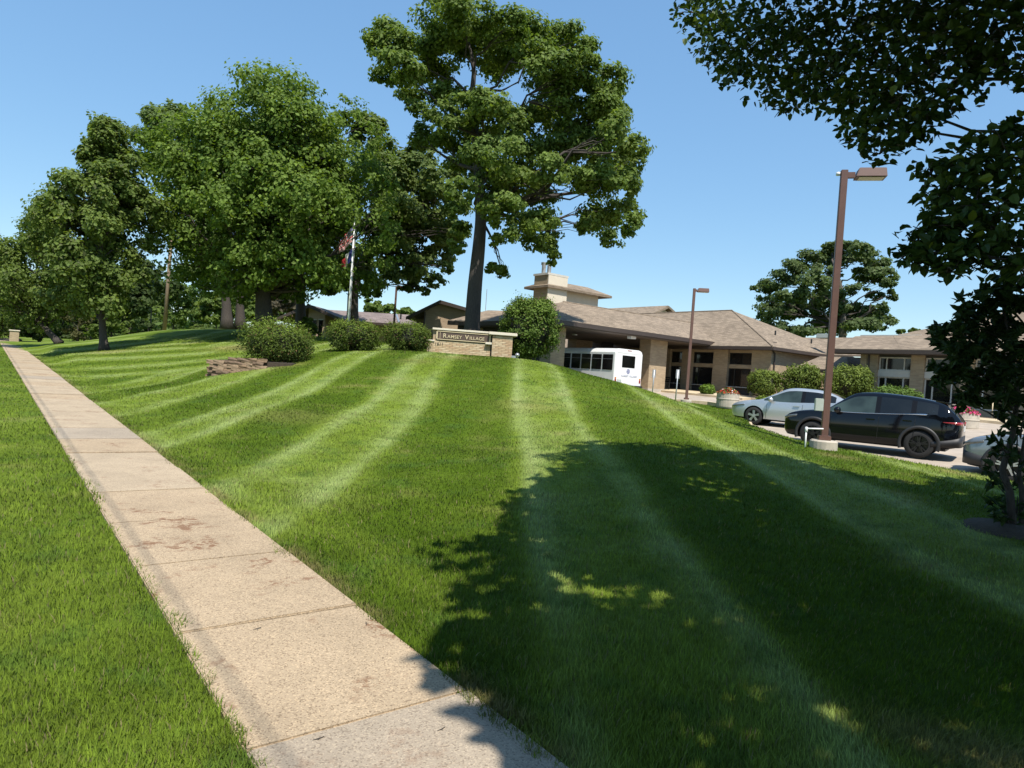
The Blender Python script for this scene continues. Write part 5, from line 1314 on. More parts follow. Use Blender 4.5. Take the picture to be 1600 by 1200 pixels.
roof("wing_roof", [[(-21.3, 41.1, 4.78), (-17.2, 41.1, 4.78), (-17.2, 44.2, 5.82), (-21.3, 44.2, 5.82)], [(-25.6, 48.0, 4.84), (-21.0, 48.0, 4.84), (-21.0, 51.6, 6.40), (-29.6, 51.6, 6.40)], [(-17.2, 41.1, 4.78), (-2, 41.1, 4.78), (-6, 48.4, 7.85), (-13.6, 48.4, 7.85), (-19.0, 44.2, 5.84)]])
m = MB(); m.box(-21.0, -17.4, 44.2, 52, 5.3, 5.90); part(m, "flat_roof", "trim")
m = MB(); m.box(-21.3, -2, 41.05, 41.15, 4.52, 4.74); part(m, "wing_fascia", "fascia")
m = MB(); m.box(-21.3, -2, 41.17, 42.0, 4.50, 4.55); part(m, "wing_soffit", "soffit")
m = MB(); m.box(-25.2, -24.2, 46.5, 47.3, 5.9, 6.22); part(m, "roof_unit", "roofgear", bevel=0.04)
# handrail by the wing door
hr = thing("handrail", "pale metal handrail beside the wing door behind the dark young tree", "handrail", tuple(W(-13.4, 40.0, float(lot_z(-13.4, 40)) + 0.1)), ROTZ)
m = MB(); m.tube([(0, 0, 0), (0, 0, 0.95)], 0.025, 6); m.tube([(1.2, 0, 0), (1.2, 0, 0.75)], 0.025, 6); m.build("post", M_["gold"], hr, smooth_shade=True)
m = MB(); m.tube([(0, 0, 0.95), (1.2, 0, 0.75)], 0.025, 6); m.build("rail", M_["gold"], hr, smooth_shade=True)
# bench under the portico
bp = W(-31.6, 37.6, float(lot_z(-31.6, 37.6)) + 0.14)
bn = thing("bench", "dark metal bench below the portico right of the bus", "bench", tuple(bp), ROTZ)
for i in range(4): m = MB(); m.box(-0.75, 0.75, -0.22 + i * 0.115, -0.13 + i * 0.115, 0.42, 0.45); m.build("seat_slat", M_["black"], bn)
for i in range(3): m = MB(); m.box(-0.75, 0.75, 0.25, 0.28, 0.52 + i * 0.13, 0.61 + i * 0.13); m.build("back_slat", M_["black"], bn)
for x in (-0.7, 0.7):
    m = MB(); m.box(x - 0.03, x + 0.03, -0.22, -0.16, 0, 0.42); m.box(x - 0.03, x + 0.03, 0.22, 0.28, 0, 0.9); m.box(x - 0.03, x + 0.03, -0.22, 0.24, 0.60, 0.64); m.build("leg", M_["black"], bn)

# ------------------------------------------------------------------ low brick building behind the yews
lw = foot(610, 54); lw[2] = 2.6
lbld = thing("brick_wing", "low buff brick building with grey brown gabled roof behind the yews", "building", tuple(lw), math.radians(-6))
K = 54 / FPX
def lp(u, v, dy=0.0):
    """local x, z of a sighted point on the front"""
    p = spot(u, v, 54); c, s = math.cos(math.radians(6)), math.sin(math.radians(6))
    dx, dyy = p[0] - lw[0], p[1] - lw[1]
    return dx * c - dyy * s, p[2] - lw[2]
def lpart(m, name, material, parent=lbld, **k): return m.build(name, M_[material], parent, **k)
xr0, zr = lp(560, 482); xr1, zr1 = lp(690, 488); ze = lp(620, 503)[1]
zr = (zr + zr1) / 2
x_l = lp(440, 500)[0]; x_r = lp(790, 505)[0]
m = MB(); m.slab([(x_l, 2.2, ze), (x_r, 2.2, ze), (x_r, 7.0, zr + 0.25), (x_l, 7.0, zr + 0.25)], 0.12); m.slab([(x_l, 7.0, zr + 0.25), (x_r, 7.0, zr + 0.25), (x_r, 12, ze), (x_l, 12, ze)], 0.12); lr = lpart(m, "long_roof", "shingle_d")
m = MB(); m.box(x_l + 0.4, x_r - 0.4, 3.0, 3.3, -1, ze - 0.1); lpart(m, "front_wall", "brick_lb")
m = MB(); m.box(x_l, x_r, 2.14, 2.2, ze - 0.22, ze - 0.02); lpart(m, "fascia", "fascia")
m = MB(); xv = lp(600, 490)[0]; m.tube([(xv - 0.9, 6.6, zr + 0.15), (xv + 0.6, 2.4, ze + 0.1)], 0.10, 6); lpart(m, "valley_flashing", "galv", lr)
for u in (602, 627):
    x = lp(u, 492)[0]; m = MB(); m.tube([(x, 4.5, (ze + zr) / 2), (x, 4.5, (ze + zr) / 2 + 0.5)], 0.07, 8); lpart(m, "roof_vent", "black", lr)
def gable(ul, up, ur, vl, vp, vr, wl, wr, y0, name):
    (xl, zl), (xp, zp), (xr, zr_) = lp(ul, vl), lp(up, vp), lp(ur, vr)
    m = MB(); m.slab([(xl, y0 - 0.4, zl), (xp, y0 - 0.4, zp), (xp, 7, zp), (xl, 7, zl)], 0.14); m.slab([(xp, y0 - 0.4, zp), (xr, y0 - 0.4, zr_), (xr, 7, zr_), (xp, 7, zp)], 0.14); rf = lpart(m, name + "_roof", "shingle_d")
    m = MB(); m.prism([(xl, zl - 0.22), (xl, zl + 0.02), (xp, zp + 0.02), (xr, zr_ + 0.02), (xr, zr_ - 0.22), (xp, zp - 0.24)], 'y', y0 - 0.48, y0 - 0.405); lpart(m, "rake_board", "fascia", rf)
    x0, x1 = lp(wl, 500)[0], lp(wr, 500)[0]
    def top(x): return zl + (zp - zl) * (x - xl) / (xp - xl) - 0.16 if x < xp else zp + (zr_ - zp) * (x - xp) / (xr - xp) - 0.16
    m = MB(); m.prism([(x0, -1), (x1, -1), (x1, top(x1)), (xp, zp - 0.16), (x0, top(x0))], 'y', y0, y0 + 0.3); w = lpart(m, name + "_wall", "brick_lb")
    m = MB(); m.box(x0, x0 + 0.3, y0 + 0.3, 3.0, -1, top(x0) - 0.05); m.box(x1 - 0.3, x1, y0 + 0.3, 3.0, -1, top(x1) - 0.05); lpart(m, name + "_side_wall", "brick_lb")
    return w
w1 = gable(436, 491, 540, 499, 478, 499, 486, 513, -1.2, "left_gable")
for u in (496, 506):
    x, z = lp(u, 512); m = MB(); m.box(x - 0.15, x + 0.15, -1.24, -1.21, z - 0.9, z + 0.55); wv = lpart(m, "window", "glass"); m = MB(); m.box(x - 0.2, x + 0.2, -1.28, -1.245, z + 0.55, z + 0.62); m.box(x - 0.2, x + 0.2, -1.28, -1.245, z - 0.97, z - 0.9); lpart(m, "sill", "trim", wv)
w2 = gable(648, 700, 768, 500, 476, 496, 673, 760, -2.0, "right_gable")
x, z = lp(661, 522); m = MB(); m.box(x - 0.5, x + 0.5, -0.3, -0.26, z - 1.0, z + 0.6); lpart(m, "window", "glass")
m = MB(); x0 = lp(652, 510)[0]; x1 = lp(673, 510)[0]; m.box(x0, x1, -0.2, 0.2, -1, lp(660, 500)[1]); lpart(m, "side_bay", "brick_lb")
m = MB(); xd = lp(674, 510)[0]; m.tube([(xd, -2.1, -0.5), (xd, -2.1, lp(674, 492)[1])], 0.05, 8); lpart(m, "downspout", "fascia")
# roof exhausts above it
x, z = lp(748, 484); m = MB(); m.lathe([(0.22, z - 1.2), (0.22, z - 0.1), (0.42, z), (0.40, z + 0.14), (0.0, z + 0.24)], 16, (x, 5.0, 0)); lpart(m, "roof_exhaust", "white", smooth_shade=True)
m = MB(); m.tube([(x - 0.1, 5, z), (x - 0.1, 5, z + 2.2)], 0.03, 6); lpart(m, "mast", "galv")
x, z = lp(772, 488); m = MB(); m.box(x - 0.6, x + 0.6, 5, 6.2, z - 0.8, z + 0.35); lpart(m, "roof_unit", "roofgear", bevel=0.03)
# connecting roof between sign and round bush
cw = foot(775, 46); cw[2] = 2.4
cn = thing("link_block", "low tan roofed block half hidden between the sign and the round bush", "building", tuple(cw), ROTZ + math.radians(30))
p = spot(775, 500, 46); m = MB(); zt = p[2] - cw[2]
m.slab([(-3.2, -1.2, zt - 0.25), (4.0, -1.2, zt - 0.25), (3.0, 2.5, zt + 0.9), (-2.0, 2.5, zt + 0.9)], 0.12); m.build("roof", M_["shingle"], cn)
m = MB(); m.box(-3.2, 4.0, -1.26, -1.2, zt - 0.55, zt - 0.30); m.build("fascia", M_["fascia"], cn)
m = MB(); m.box(-2.8, 3.6, -0.5, 2.5, -0.6, zt - 0.4); m.build("wall", M_["panel_dark"], cn)

# ------------------------------------------------------------------ vehicles
M_['trim_black'] = mat('trim_black', (0.008, 0.008, 0.009), 0.2, 0.0, spec=0.25)
def heading_rot(h): return math.atan2(math.cos(h), math.sin(h))

def pinterp(x, xs, ys):
    """monotone-ish smooth interpolation (Catmull-Rom on uneven knots, clamped)"""
    xs = np.asarray(xs, float); ys = np.asarray(ys, float)
    d = np.diff(ys) / np.diff(xs); m = np.zeros(len(xs)); m[0] = d[0]; m[-1] = d[-1]
    for i in range(1, len(xs) - 1): m[i] = 0 if d[i - 1] * d[i] <= 0 else 2 * d[i - 1] * d[i] / (d[i - 1] + d[i])
    i = np.clip(np.searchsorted(xs, x) - 1, 0, len(xs) - 2); h = xs[i + 1] - xs[i]; t = np.clip((x - xs[i]) / h, 0, 1)
    return (1 + 2 * t) * (1 - t) ** 2 * ys[i] + t * (1 - t) ** 2 * h * m[i] + t * t * (3 - 2 * t) * ys[i + 1] + t * t * (t - 1) * h * m[i + 1]

def car(label, loc, head, spec, paint, group="parked cars"):
    t = thing("parked_car", label, "car", loc, heading_rot(head), group)
    L = spec["L"]; xs = np.unique(np.concatenate([np.linspace(-L / 2, L / 2, 74), [-L / 2 + 0.03, L / 2 - 0.03]]))
    def P(key): return np.array([pinterp(x, spec[key][0], spec[key][1]) for x in xs])
    hw, zb, zs, zbelt, ztop, wt = P("hw"), P("zb"), P("zsh"), P("zbelt"), P("ztop"), P("wt")
    rows = []
    for i in range(len(xs)):
        w, b, s, be, tp, tw = hw[i], zb[i], zs[i], zbelt[i], ztop[i], wt[i]
        cab = max(0.0, tp - be); ty = w * tw
        cabf = min(1, cab / 0.30)
        bx = w * 0.955
        ring = [(0, b), (w * 0.80, b), (w * 0.965, b + 0.06), (w * 0.99, b + 0.22 * (s - b) + 0.05), (w, b + 0.62 * (s - b)), (w * 0.985, s), (bx, be),
                (bx + (ty - bx) * 0.86 * cabf, be + cab * 0.84), (bx * (1 - cabf) * 0.97 + ty * 0.985 * cabf, be + cab * 0.95 + 0.010), (bx * (1 - cabf) * 0.86 + ty * 0.88 * cabf, be + cab * 0.99 + 0.022), (ty * 0.5, tp + 0.030), (0, tp + 0.036)]
        rows.append(ring)
    n = len(xs); k = len(rows[0]); V = []; F = []; Mi = []
    for side in (1, -1):
        for i in range(n):
            for y, z in rows[i]: V.append((xs[i], side * y, z))
    g0 = spec["glass"]                              # x ranges
    def cls(i, j):
        xm = (xs[i] + xs[i + 1]) / 2; cab = (ztop[i] - zbelt[i] + ztop[i + 1] - zbelt[i + 1]) / 2
        if j == 6 and cab > 0.05 and g0["side0"] < xm < g0["side1"]:
            for p0, p1 in g0["pillars"]:
                if p0 < xm < p1: return 2
            return 1 if xm < g0["split"] else 3
        if j in (9, 10) and cab > 0.03 and (g0["ws0"] < xm < g0["ws1"]): return 4
        if j in (9, 10) and cab > 0.03 and (g0["rw0"] < xm < g0["rw1"]): return 5
        if j in (0, 1) : return 2
        if spec.get("clad") and j == 2: return 2
        return 0
    for sidx in (0, 1):
        off = sidx * n * k
        for i in range(n - 1):
            for j in range(k - 1):
                a, b, c, d = off + i * k + j, off + (i + 1) * k + j, off + (i + 1) * k + j + 1, off + i * k + j + 1
                F.append((a, b, c, d) if sidx == 1 else (a, d, c, b)); Mi.append(cls(i, j))
        for i in (0, n - 1):
            ring = [off + i * k + j for j in range(k)]
            F.append(tuple(ring)); Mi.append(0)
    me = bpy.data.meshes.new("shell"); me.from_pydata(V, [], F)
    mats = [paint, M_["glass_car"], M_["trim_black"], M_["glass_clear"], M_["glass_clear"], M_["glass_car"], M_["black"]]
    for mm in mats: me.materials.append(mm)
    for f, mi in zip(me.polygons, Mi): f.material_index = mi; f.use_smooth = True
    bm = bmesh.new(); bm.from_mesh(me); bmesh.ops.remove_doubles(bm, verts=bm.verts, dist=0.0006); bmesh.ops.recalc_face_normals(bm, faces=bm.faces); bm.to_mesh(me); bm.free()
    so = link("shell_source", me)
    cut = []
    for wx in spec["wheels"]:
        b = MB(); r = spec["arch"]; b.lathe([(0, -1.3), (r, -1.3), (r, 1.3), (0, 1.3)], 40, (wx, 0, spec["wr"] + 0.01), 'y')
        cm = b.mesh("cutter"); bm = bmesh.new(); bm.from_mesh(cm); bmesh.ops.remove_doubles(bm, verts=bm.verts, dist=0.001); bmesh.ops.recalc_face_normals(bm, faces=bm.faces); bm.to_mesh(cm); bm.free()
        for mm in mats: cm.materials.append(mm)
        for f in cm.polygons: f.material_index = 6
        co = link("cutter", cm); cut.append(co)
        md = so.modifiers.new("b", 'BOOLEAN'); md.object = co; md.operation = 'DIFFERENCE'; md.solver = 'EXACT'
    dg = bpy.context.evaluated_depsgraph_get(); ev = so.evaluated_get(dg); full = bpy.data.meshes.new_from_object(ev)
    for o in cut + [so]: bpy.data.objects.remove(o)
    names = {0: "body", 1: "rear_side_glass", 2: "trim", 3: "front_side_glass", 4: "windscreen", 5: "rear_window", 6: "wheel_well"}
    body = None
    for mi, nm in names.items():
        bm = bmesh.new(); bm.from_mesh(full)
        bmesh.ops.delete(bm, geom=[f for f in bm.faces if f.material_index != mi], context='FACES')
        if len(bm.faces):
            for f in bm.faces: f.material_index = 0; f.smooth = True
            if mi in (1, 3):                        # every pane its own part
                left = set(bm.faces)
                while left:
                    st = [left.pop()]; isl = []
                    while st:
                        f = st.pop(); isl.append(f)
                        for e in f.edges:
                            for f2 in e.link_faces:
                                if f2 in left: left.discard(f2); st.append(f2)
                    vm = {}; vv = []; ff = []
                    for f in isl:
                        for v in f.verts:
                            if v not in vm: vm[v] = len(vv); vv.append(tuple(v.co))
                        ff.append([vm[v] for v in f.verts])
                    x = bpy.data.meshes.new(nm); x.from_pydata(vv, [], ff); x.polygons.foreach_set("use_smooth", [True] * len(ff)); link(nm, x, mats[mi], t)
            else:
                x = bpy.data.meshes.new(nm); bm.to_mesh(x); o = link(nm, x, mats[mi], t)
        bm.free()
    # wheels
    for wx in spec["wheels"]:
        for sy in (1, -1):
            wy = sy * (spec["track"])
            r = spec["wr"]; b = MB()
            b.lathe([(r * 0.66, -0.10), (r * 0.94, -0.11), (r, -0.085), (r, 0.085), (r * 0.94, 0.11), (r * 0.66, 0.10)], 36, (wx, wy, r), 'y'); tyre = b.build("wheel", M_["rubber"], t, smooth_shade=True)
            b = MB(); yo = sy * 0.055
            b.lathe([(r * 0.69, yo * 1.75), (r * 0.645, yo * 1.8), (r * 0.62, yo * 0.4), (r * 0.60, -yo * 0.8), (0.0, -yo * 0.8)], 30, (wx, wy, r), 'y'); rim = b.build("rim", M_["rim_black"], tyre, smooth_shade=False)
            sp = MB(); ns = spec["spokes"]
            for q in range(ns):
                an = 2 * math.pi * q / ns + 0.3
                for da in spec["spoke_da"]:
                    a_ = an + da; ca, sa = math.cos(a_), math.sin(a_); wdt = spec["spoke_w"]
                    pts = []
                    for rr, ww in ((0.05, wdt * 1.2), (r * 0.64, wdt)):
                        a2 = an + da * (0.4 if rr < 0.1 else 1); c2, s2 = math.cos(a2), math.sin(a2)
                        for e in (-1, 1): pts.append((wx + rr * c2 - e * ww * s2, r + rr * s2 + e * ww * c2))
                    y1, y0 = wy + yo * 1.55, wy + yo * 0.9
                    v = [(pts[i][0], y, pts[i][1]) for y in (y0, y1) for i in (0, 1, 3, 2)]
                    sp.add(v, [(0, 1, 2, 3), (7, 6, 5, 4), (0, 4, 5, 1), (1, 5, 6, 2), (2, 6, 7, 3), (3, 7, 4, 0)])
            sp.lathe([(0.0, yo * 1.7), (0.06, yo * 1.7), (0.07, yo * 1.2)], 14, (wx, wy, r), 'y')
            sp.build("spokes", spec["rim"], tyre)
            if spec.get("clad"):                      # arch flare
                fl = MB(); R0, R1 = spec["arch"] - 0.005, spec["arch"] + 0.075; w_ = pinterp(wx, *spec["hw"])
                vs = []; fs = []; nn = 26
                for q in range(nn + 1):
                    an = math.radians(-18) + math.radians(216) * q / nn
                    for rr, yy in ((R0, w_ * 0.955), (R0, w_ + 0.022), (R1, w_ + 0.016), (R1 + 0.01, w_ * 0.955)): vs.append((wx + rr * math.cos(an), sy * yy, r + rr * math.sin(an)))
                for q in range(nn):
                    for e in range(3): fs.append((q * 4 + e, q * 4 + e + 1, q * 4 + 4 + e + 1, q * 4 + 4 + e))
                fl.add(vs, fs); fl.build("arch_flare", M_["plastic"], t, smooth_shade=True)
    b = MB(); b.box(-L / 2 + 0.35, L / 2 - 0.35, -0.60, 0.60, 0.22, 0.80); b.build("underbody", M_["black"], t)
    # fittings
    w_ = spec["hw"][1][len(spec["hw"][1]) // 2]
    for sy in (1, -1):
        mx_, mz = spec["mirror"]; b = MB(); b.lathe([(0.0, -0.10), (0.07, -0.08), (0.095, 0.0), (0.08, 0.07), (0.0, 0.09)], 12, (mx_, sy * (w_ + 0.10), mz), 'y'); b.tube([(mx_ + 0.02, sy * (w_ * 0.93), mz - 0.07), (mx_, sy * (w_ + 0.05), mz - 0.02)], 0.03, 6); b.build("mirror", spec.get("mirror_mat", paint), t, smooth_shade=True)
        for hx, hz in spec["handles"]:
            b = MB(); y = sy * (pinterp(hx, *spec["hw"]) * 0.995); b.box(hx - 0.11, hx + 0.11, y, y + sy * 0.035, hz - 0.016, hz + 0.016); b.build("door_handle", paint, t, bevel=0.008)
        for x0, x1, zz0, zz1, yin, mname, nm in spec["lamps"]:
            wrap_patch(spec, x0, x1, zz0, zz1, yin, sy).build(nm, M_[mname], t, smooth_shade=True)
        # shut lines
        b = MB()
        for x in spec["seams"]:
            pp = []
            for zf in (0.12, 0.4, 0.75, 1.0):
                zb_, zs_ = pinterp(x, *spec["zb"]), pinterp(x, *spec["zsh"]); z = zb_ + (zs_ - zb_) * zf + (0.02 if zf == 1 else 0); w2 = pinterp(x, *spec["hw"]); yy = w2 * (0.99 if zf < 0.3 else (1.0 if zf < 0.9 else 0.985)); pp.append((x - 0.03 * zf, sy * (yy + 0.001), z))
            b.tube(pp, 0.005, 4)
        b.build("door_seam", M_["black"], t)
    pl = spec["plate"]
    if pl:
        b = MB(); b.box(pl[0] - 0.012, pl[0] + 0.012, -0.15, 0.15, pl[1] - 0.075, pl[1] + 0.075); b.build("licence_plate", M_["white"], t)
    return t

def wrap_patch(spec, x0, x1, z0, z1, yin, sy, off=0.010, n=16):
    """skin piece lying on the flank from x0 to the end x1 of the car and on round the end to half width yin; z0, z1 = (at x0, at end)"""
    b = MB(); pts = []
    for q in range(n + 1):
        x = x0 + (x1 - x0) * math.sin(q / n * math.pi / 2); pts.append((x, pinterp(x, *spec["hw"]) + off))
    e = 1 if x1 > 0 else -1; y_end = pts[-1][1]
    for q in range(1, 7):
        pts.append((x1 + e * off, y_end + (yin - y_end) * q / 6))
    N = len(pts); vs = []
    for i, (x, y) in enumerate(pts):
        k = min(1, i / n)
        for z in (z0[0] + (z0[1] - z0[0]) * k, z1[0] + (z1[1] - z1[0]) * k): vs.append((x, sy * y, z))
    fs = [(2 * i, 2 * i + 2, 2 * i + 3, 2 * i + 1) for i in range(N - 1)]
    inner = [(x * 0.985, y * 0.96 - sy * 0, z) for x, y, z in vs]; M2 = len(vs)
    fs += [tuple(j + M2 for j in f[::-1]) for f in fs]
    rim = [2 * i for i in range(N)] + [2 * i + 1 for i in range(N - 1, -1, -1)]
    fs += [(rim[i], rim[(i + 1) % len(rim)], rim[(i + 1) % len(rim)] + M2, rim[i] + M2) for i in range(len(rim))]
    b.add(vs + inner, fs); return b

# compact suv
SUV = dict(L=4.55, wheels=(1.37, -1.33), wr=0.362, arch=0.425, track=0.80, spokes=5, spoke_da=(-0.16, 0.16), spoke_w=0.017, rim=M_["rim_black"], clad=True,
    hw=([-2.275, -2.24, -2.1, -1.8, -1.0, 0, 1.0, 1.7, 2.05, 2.22, 2.275], [0.62, 0.74, 0.83, 0.90, 0.92, 0.915, 0.92, 0.90, 0.83, 0.70, 0.52]),
    zb=([-2.275, -2.15, -1.8, -1, 0, 1, 1.8, 2.15, 2.275], [0.48, 0.34, 0.27, 0.24, 0.23, 0.24, 0.25, 0.28, 0.42]),
    zsh=([-2.275, -2.1, -1.5, 0, 1.0, 1.6, 2.1, 2.275], [0.96, 1.02, 1.04, 1.00, 0.96, 0.92, 0.82, 0.68]),
    zbelt=([-2.275, -2.2, -1.9, -1.3, -0.5, 0.4, 1.0, 1.6, 2.0, 2.2, 2.275], [0.99, 1.08, 1.20, 1.165, 1.11, 1.07, 1.06, 1.02, 0.93, 0.82, 0.70]),
    ztop=([-2.275, -2.2, -2.05, -1.85, -1.55, -0.9, -0.2, 0.25, 0.62, 1.0, 1.12, 1.6, 2.0, 2.2, 2.275], [1.0, 1.12, 1.28, 1.46, 1.545, 1.63, 1.665, 1.63, 1.43, 1.14, 1.07, 1.02, 0.93, 0.82, 0.70]),
    wt=([-2.275, -1.8, -1, 0, 0.5, 1.1, 2.275], [0.80, 0.72, 0.71, 0.72, 0.76, 0.86, 0.9]),
    glass=dict(side0=-1.72, side1=0.98, pillars=((-0.36, -0.24), (-1.22, -1.10)), split=-0.30, ws0=0.22, ws1=1.08, rw0=-2.2, rw1=-1.84),
    mirror=(0.72, 1.12), handles=((-0.12, 0.93), (-1.02, 0.97)), seams=(0.93, -0.30, -1.18), plate=(-2.285, 0.86), mirror_mat=M_["paint_black"],
    lamps=[(-1.86, -2.275, (1.00, 0.93), (1.01, 1.04), 0.30, "red_lens", "tail_lamp"), (1.86, 2.275, (0.84, 0.70), (0.90, 0.79), 0.44, "lens", "headlamp"), (-1.62, -2.275, (0.34, 0.36), (0.46, 0.66), 0.0, "plastic", "bumper_skirt")])
sh = math.radians(-53)
def onlot(x, y):
    a, b = ab(x, y); return float(lot_z(a, b)) + 0.012
fwd = np.array([math.sin(sh), math.cos(sh), 0]); lft = np.array([-fwd[1], fwd[0], 0])
rear = spot(1434, 717, 18.5); rear[2] = 0
cxy = rear + fwd * 1.33 - lft * 0.80
suv = car("black suv with black spoked wheels parked behind the near lamp post", (cxy[0], cxy[1], onlot(cxy[0], cxy[1])), sh, SUV, M_["paint_black"])
# chrome along the window sill, spoiler, rear bumper cladding
for sy in (1, -1):
    b = MB(); pp = []
    for x in np.linspace(0.95, -1.45, 14): pp.append((x, sy * (pinterp(x, *SUV["hw"]) * 0.962), pinterp(x, *SUV["zbelt"]) + 0.004))
    pp += [(-1.60, sy * 0.80, 1.25), (-1.74, sy * 0.745, 1.33)]
    b.tube(pp, [0.008] * 11 + [0.012, 0.018, 0.024, 0.026, 0.012], 6); b.build("chrome_strip", M_["chrome"], suv, smooth_shade=True)
b = MB(); b.add([(-1.62, -0.56, 1.575), (-1.62, 0.56, 1.575), (-2.02, 0.54, 1.515), (-2.02, -0.54, 1.515), (-1.62, -0.56, 1.54), (-1.62, 0.56, 1.54), (-2.00, 0.54, 1.485), (-2.00, -0.54, 1.485)], [(0, 1, 2, 3), (7, 6, 5, 4), (0, 4, 5, 1), (1, 5, 6, 2), (2, 6, 7, 3), (3, 7, 4, 0)]); b.build("roof_spoiler", M_["paint_black"], suv, bevel=0.012)

# silver saloon
SED = dict(SUV); SED.update(L=4.75, wheels=(1.42, -1.36), wr=0.325, arch=0.375, track=0.775, spokes=5, spoke_da=(-0.1, 0.1), spoke_w=0.024, rim=M_["rim_silver"], clad=False,
    hw=([-2.375, -2.3, -2.1, -1.6, -0.8, 0, 1.0, 1.7, 2.1, 2.32, 2.375], [0.58, 0.70, 0.80, 0.88, 0.90, 0.90, 0.90, 0.88, 0.80, 0.62, 0.46]),
    zb=([-2.375, -2.2, -1.8, -1, 0, 1, 1.8, 2.2, 2.375], [0.44, 0.30, 0.22, 0.18, 0.17, 0.18, 0.19, 0.22, 0.36]),
    zsh=([-2.375, -2.1, -1.5, 0, 1.0, 1.6, 2.1, 2.375], [0.82, 0.88, 0.88, 0.84, 0.80, 0.76, 0.68, 0.56]),
    zbelt=([-2.375, -2.3, -2.0, -1.3, -0.5, 0.4, 1.0, 1.6, 2.1, 2.3, 2.375], [0.92, 1.00, 1.04, 1.02, 0.96, 0.92, 0.93, 0.89, 0.78, 0.68, 0.58]),
    ztop=([-2.375, -2.3, -2.0, -1.75, -1.1, -0.6, -0.1, 0.2, 0.7, 1.1, 1.25, 1.6, 2.1, 2.3, 2.375], [0.93, 1.01, 1.06, 1.12, 1.37, 1.44, 1.455, 1.43, 1.20, 0.99, 0.935, 0.89, 0.78, 0.68, 0.58]),
    wt=([-2.375, -1.8, -1, 0, 0.5, 1.1, 2.375], [0.85, 0.76, 0.70, 0.70, 0.75, 0.86, 0.9]),
    glass=dict(side0=-1.40, side1=1.05, pillars=((-0.34, -0.22),), split=-0.28, ws0=0.16, ws1=1.2, rw0=-1.78, rw1=-1.0),
    mirror=(0.80, 0.98), handles=((-0.1, 0.80), (-1.0, 0.83)), seams=(0.98, -0.28, -1.15), plate=None, mirror_mat=M_["paint_silver"],
    lamps=[(-1.95, -2.375, (0.84, 0.80), (0.90, 0.92), 0.34, "red_lens", "tail_lamp"), (1.80, 2.375, (0.70, 0.56), (0.75, 0.64), 0.36, "lens", "headlamp")])
fw_ = spot(1177, 667, 26.0); h2 = math.radians(-55)
fwd = np.array([math.sin(h2), math.cos(h2), 0]); lft = np.array([-fwd[1], fwd[0], 0])
cxy = fw_ - fwd * 1.42 - lft * 0.775
car("silver saloon parked beyond the black suv, five spoke wheels", (cxy[0], cxy[1], onlot(cxy[0], cxy[1])), h2, SED, M_["paint_silver"])
# grey car at the right edge
GC_ = dict(SUV); GC_.update(rim=M_["rim_silver"], mirror_mat=M_["plastic"], plate=None)
h3 = math.radians(-50); fwd = np.array([math.sin(h3), math.cos(h3), 0]); lft = np.array([-fwd[1], fwd[0], 0])
fr = spot(1506, 700, 16.4); cxy = fr - fwd * 2.27 - lft * 0.45
gcar = car("grey blue car with dark lower bumper, cut off by the right edge", (cxy[0], cxy[1], onlot(cxy[0], cxy[1]) - 0.06), h3, GC_, M_["paint_grey"])
for sy in (1, -1): wrap_patch(GC_, 1.72, 2.275, (0.30, 0.32), (0.50, 0.66), 0.0, sy).build("front_bumper", M_["plastic"], gcar, smooth_shade=True)

# shuttle bus (street frame: nose points up the street)
bz = float(lot_z(-30, 30.5)) + 0.012
bus = thing("shuttle_bus", "white shuttle bus with dark windows parked under the portico", "bus", tuple(W(-28.0, 30.45, bz)), ROTZ)
# local: x = a+28 (rear face at 0, nose to -x), y across
Wd, H0, H1 = 1.20, 0.55, 2.72
b = MB(); prof = [(-Wd, H0), (Wd, H0), (Wd, H1 - 0.25), (Wd - 0.10, H1 - 0.07), (Wd - 0.35, H1), (-Wd + 0.35, H1), (-Wd + 0.10, H1 - 0.07), (-Wd, H1 - 0.25)]
b.prism(prof, 'x', -5.0, 0.0); body = b.build("body", M_["white"], bus, bevel=0.03)
b = MB(); b.add([(-5.0, -1.0, 0.5), (-5.0, 1.0, 0.5), (-5.0, 1.0, 2.35), (-5.0, -1.0, 2.35), (-6.1, -0.95, 0.5), (-6.1, 0.95, 0.5), (-5.7, 0.85, 2.2), (-5.7, -0.85, 2.2), (-6.1, 0.95, 1.35), (-6.1, -0.95, 1.35), (-7.1, 0.9, 1.15), (-7.1, -0.9, 1.15), (-7.1, 0.9, 0.5), (-7.1, -0.9, 0.5)],
               [(0, 1, 2, 3), (2, 6, 7, 3), (6, 8, 9, 7), (8, 10, 11, 9), (10, 12, 13, 11), (0, 3, 7, 9, 4), (1, 5, 8, 6, 2), (9, 11, 13, 4), (8, 5, 12, 10), (0, 4, 5, 1), (4, 13, 12, 5)]); b.build("cab", M_["white"], bus, bevel=0.03)
M_["glass_bus"] = glass_mat("bus_glass", (0.006, 0.006, 0.007), 0.12)
for sy in (-1, 1):
    for i, (x0, x1) in enumerate(((-0.98, -0.15), (-1.90, -1.08), (-2.82, -2.00), (-3.72, -2.92), (-4.6, -3.84))):
        b = MB(); y = sy * (Wd + 0.012); b.box(x0, x1, y - 0.012, y + 0.010, 1.42, 2.34); w = b.build("side_window", M_["glass_bus"], bus, bevel=0.02)
        b = MB(); b.box(x0 + 0.03, x1 - 0.03, sy * (Wd + 0.024) - 0.004, sy * (Wd + 0.024) + 0.004, 2.06, 2.075); b.build("sash_bar", M_["galv"], w)
b = MB(); b.box(-0.01, 0.014, -0.57, 0.55, 1.62, 2.34); b.build("rear_window", M_["glass_bus"], bus, bevel=0.03)
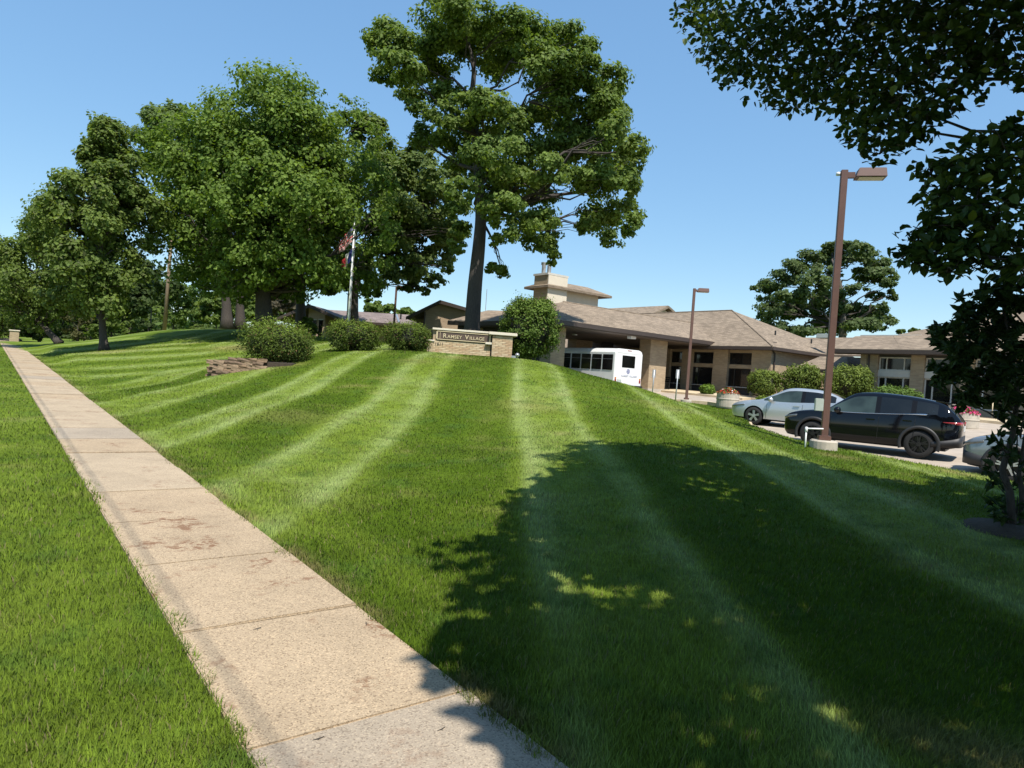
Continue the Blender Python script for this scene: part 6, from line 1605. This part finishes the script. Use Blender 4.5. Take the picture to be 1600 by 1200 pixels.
b = MB(); b.box(0.0, 0.012, -Wd + 0.2, Wd - 0.2, H1 - 0.24, H1 - 0.12); b.build("roof_cap", M_["white"], bus)
for y in (-1.06, 1.06):
    b = MB(); b.box(0.0, 0.03, y - 0.06, y + 0.06, 0.92, 1.02); b.build("turn_lamp", M_["amber"], bus, bevel=0.01)
    b = MB(); b.box(0.0, 0.03, y - 0.06, y + 0.06, 0.74, 0.90); b.build("tail_lamp", M_["red_lens"], bus, bevel=0.01)
for y in (-0.12, 0, 0.12):
    b = MB(); b.box(0.0, 0.03, y - 0.04, y + 0.04, H1 - 0.1, H1 - 0.06); b.build("marker_lamp", M_["red_lens"], bus)
b = MB(); b.box(0.0, 0.02, -0.92, -0.55, 0.70, 0.90); b.build("licence_plate", M_["roofgear"], bus)
b = MB(); b.box(0.0, 0.14, -Wd, Wd, 0.42, 0.58); b.build("rear_bumper", M_["plastic"], bus, bevel=0.02)
# round emblem: ring of blue arcs round a star
b = MB()
for q in range(5):
    an = math.radians(90 + 72 * q); c, s = math.cos(an), math.sin(an); n_ = (-s, c)
    b.add([(0.012, 0.0 + c * 0.03 + n_[0] * 0.03, 1.40 + s * 0.03 + n_[1] * 0.03), (0.012, c * 0.03 - n_[0] * 0.03, 1.40 + s * 0.03 - n_[1] * 0.03), (0.012, c * 0.15, 1.40 + s * 0.15)], [(0, 1, 2)])
for q in range(5):
    a0_ = math.radians(98 + 72 * q); pts = [a0_ + math.radians(56) * e / 5 for e in range(6)]
    v = [(0.012, r * math.cos(a_), 1.40 + r * math.sin(a_)) for a_ in pts for r in (0.115, 0.145)]
    b.add(v, [(2 * e, 2 * e + 1, 2 * e + 3, 2 * e + 2) for e in range(5)])
b.build("emblem", M_["blue"], bus)
me = text_mesh("RAMSEY VILLAGE", 0.17, 0.003, 1.05); me.materials.append(M_["greytext"])
wmax = max(v.co.x for v in me.vertices); o = link("lettering", me, None, bus); o.rotation_euler = (math.radians(90), 0, math.radians(90)); o.location = (0.012, -wmax / 2 + 0.1, 1.07)
for x in (-1.3, -5.6):
    for sy in (-1, 1):
        b = MB(); b.lathe([(0.22, -0.12), (0.36, -0.13), (0.39, -0.09), (0.39, 0.09), (0.36, 0.13), (0.22, 0.12)], 26, (x, sy * 1.03, 0.39), 'y'); w = b.build("wheel", M_["rubber"], bus, smooth_shade=True)
        b = MB(); b.lathe([(0.0, sy * 0.09), (0.12, sy * 0.10), (0.23, sy * 0.05), (0.24, sy * 0.12)], 20, (x, sy * 1.03, 0.39), 'y'); b.build("rim", M_["rim_silver"], w, smooth_shade=True)
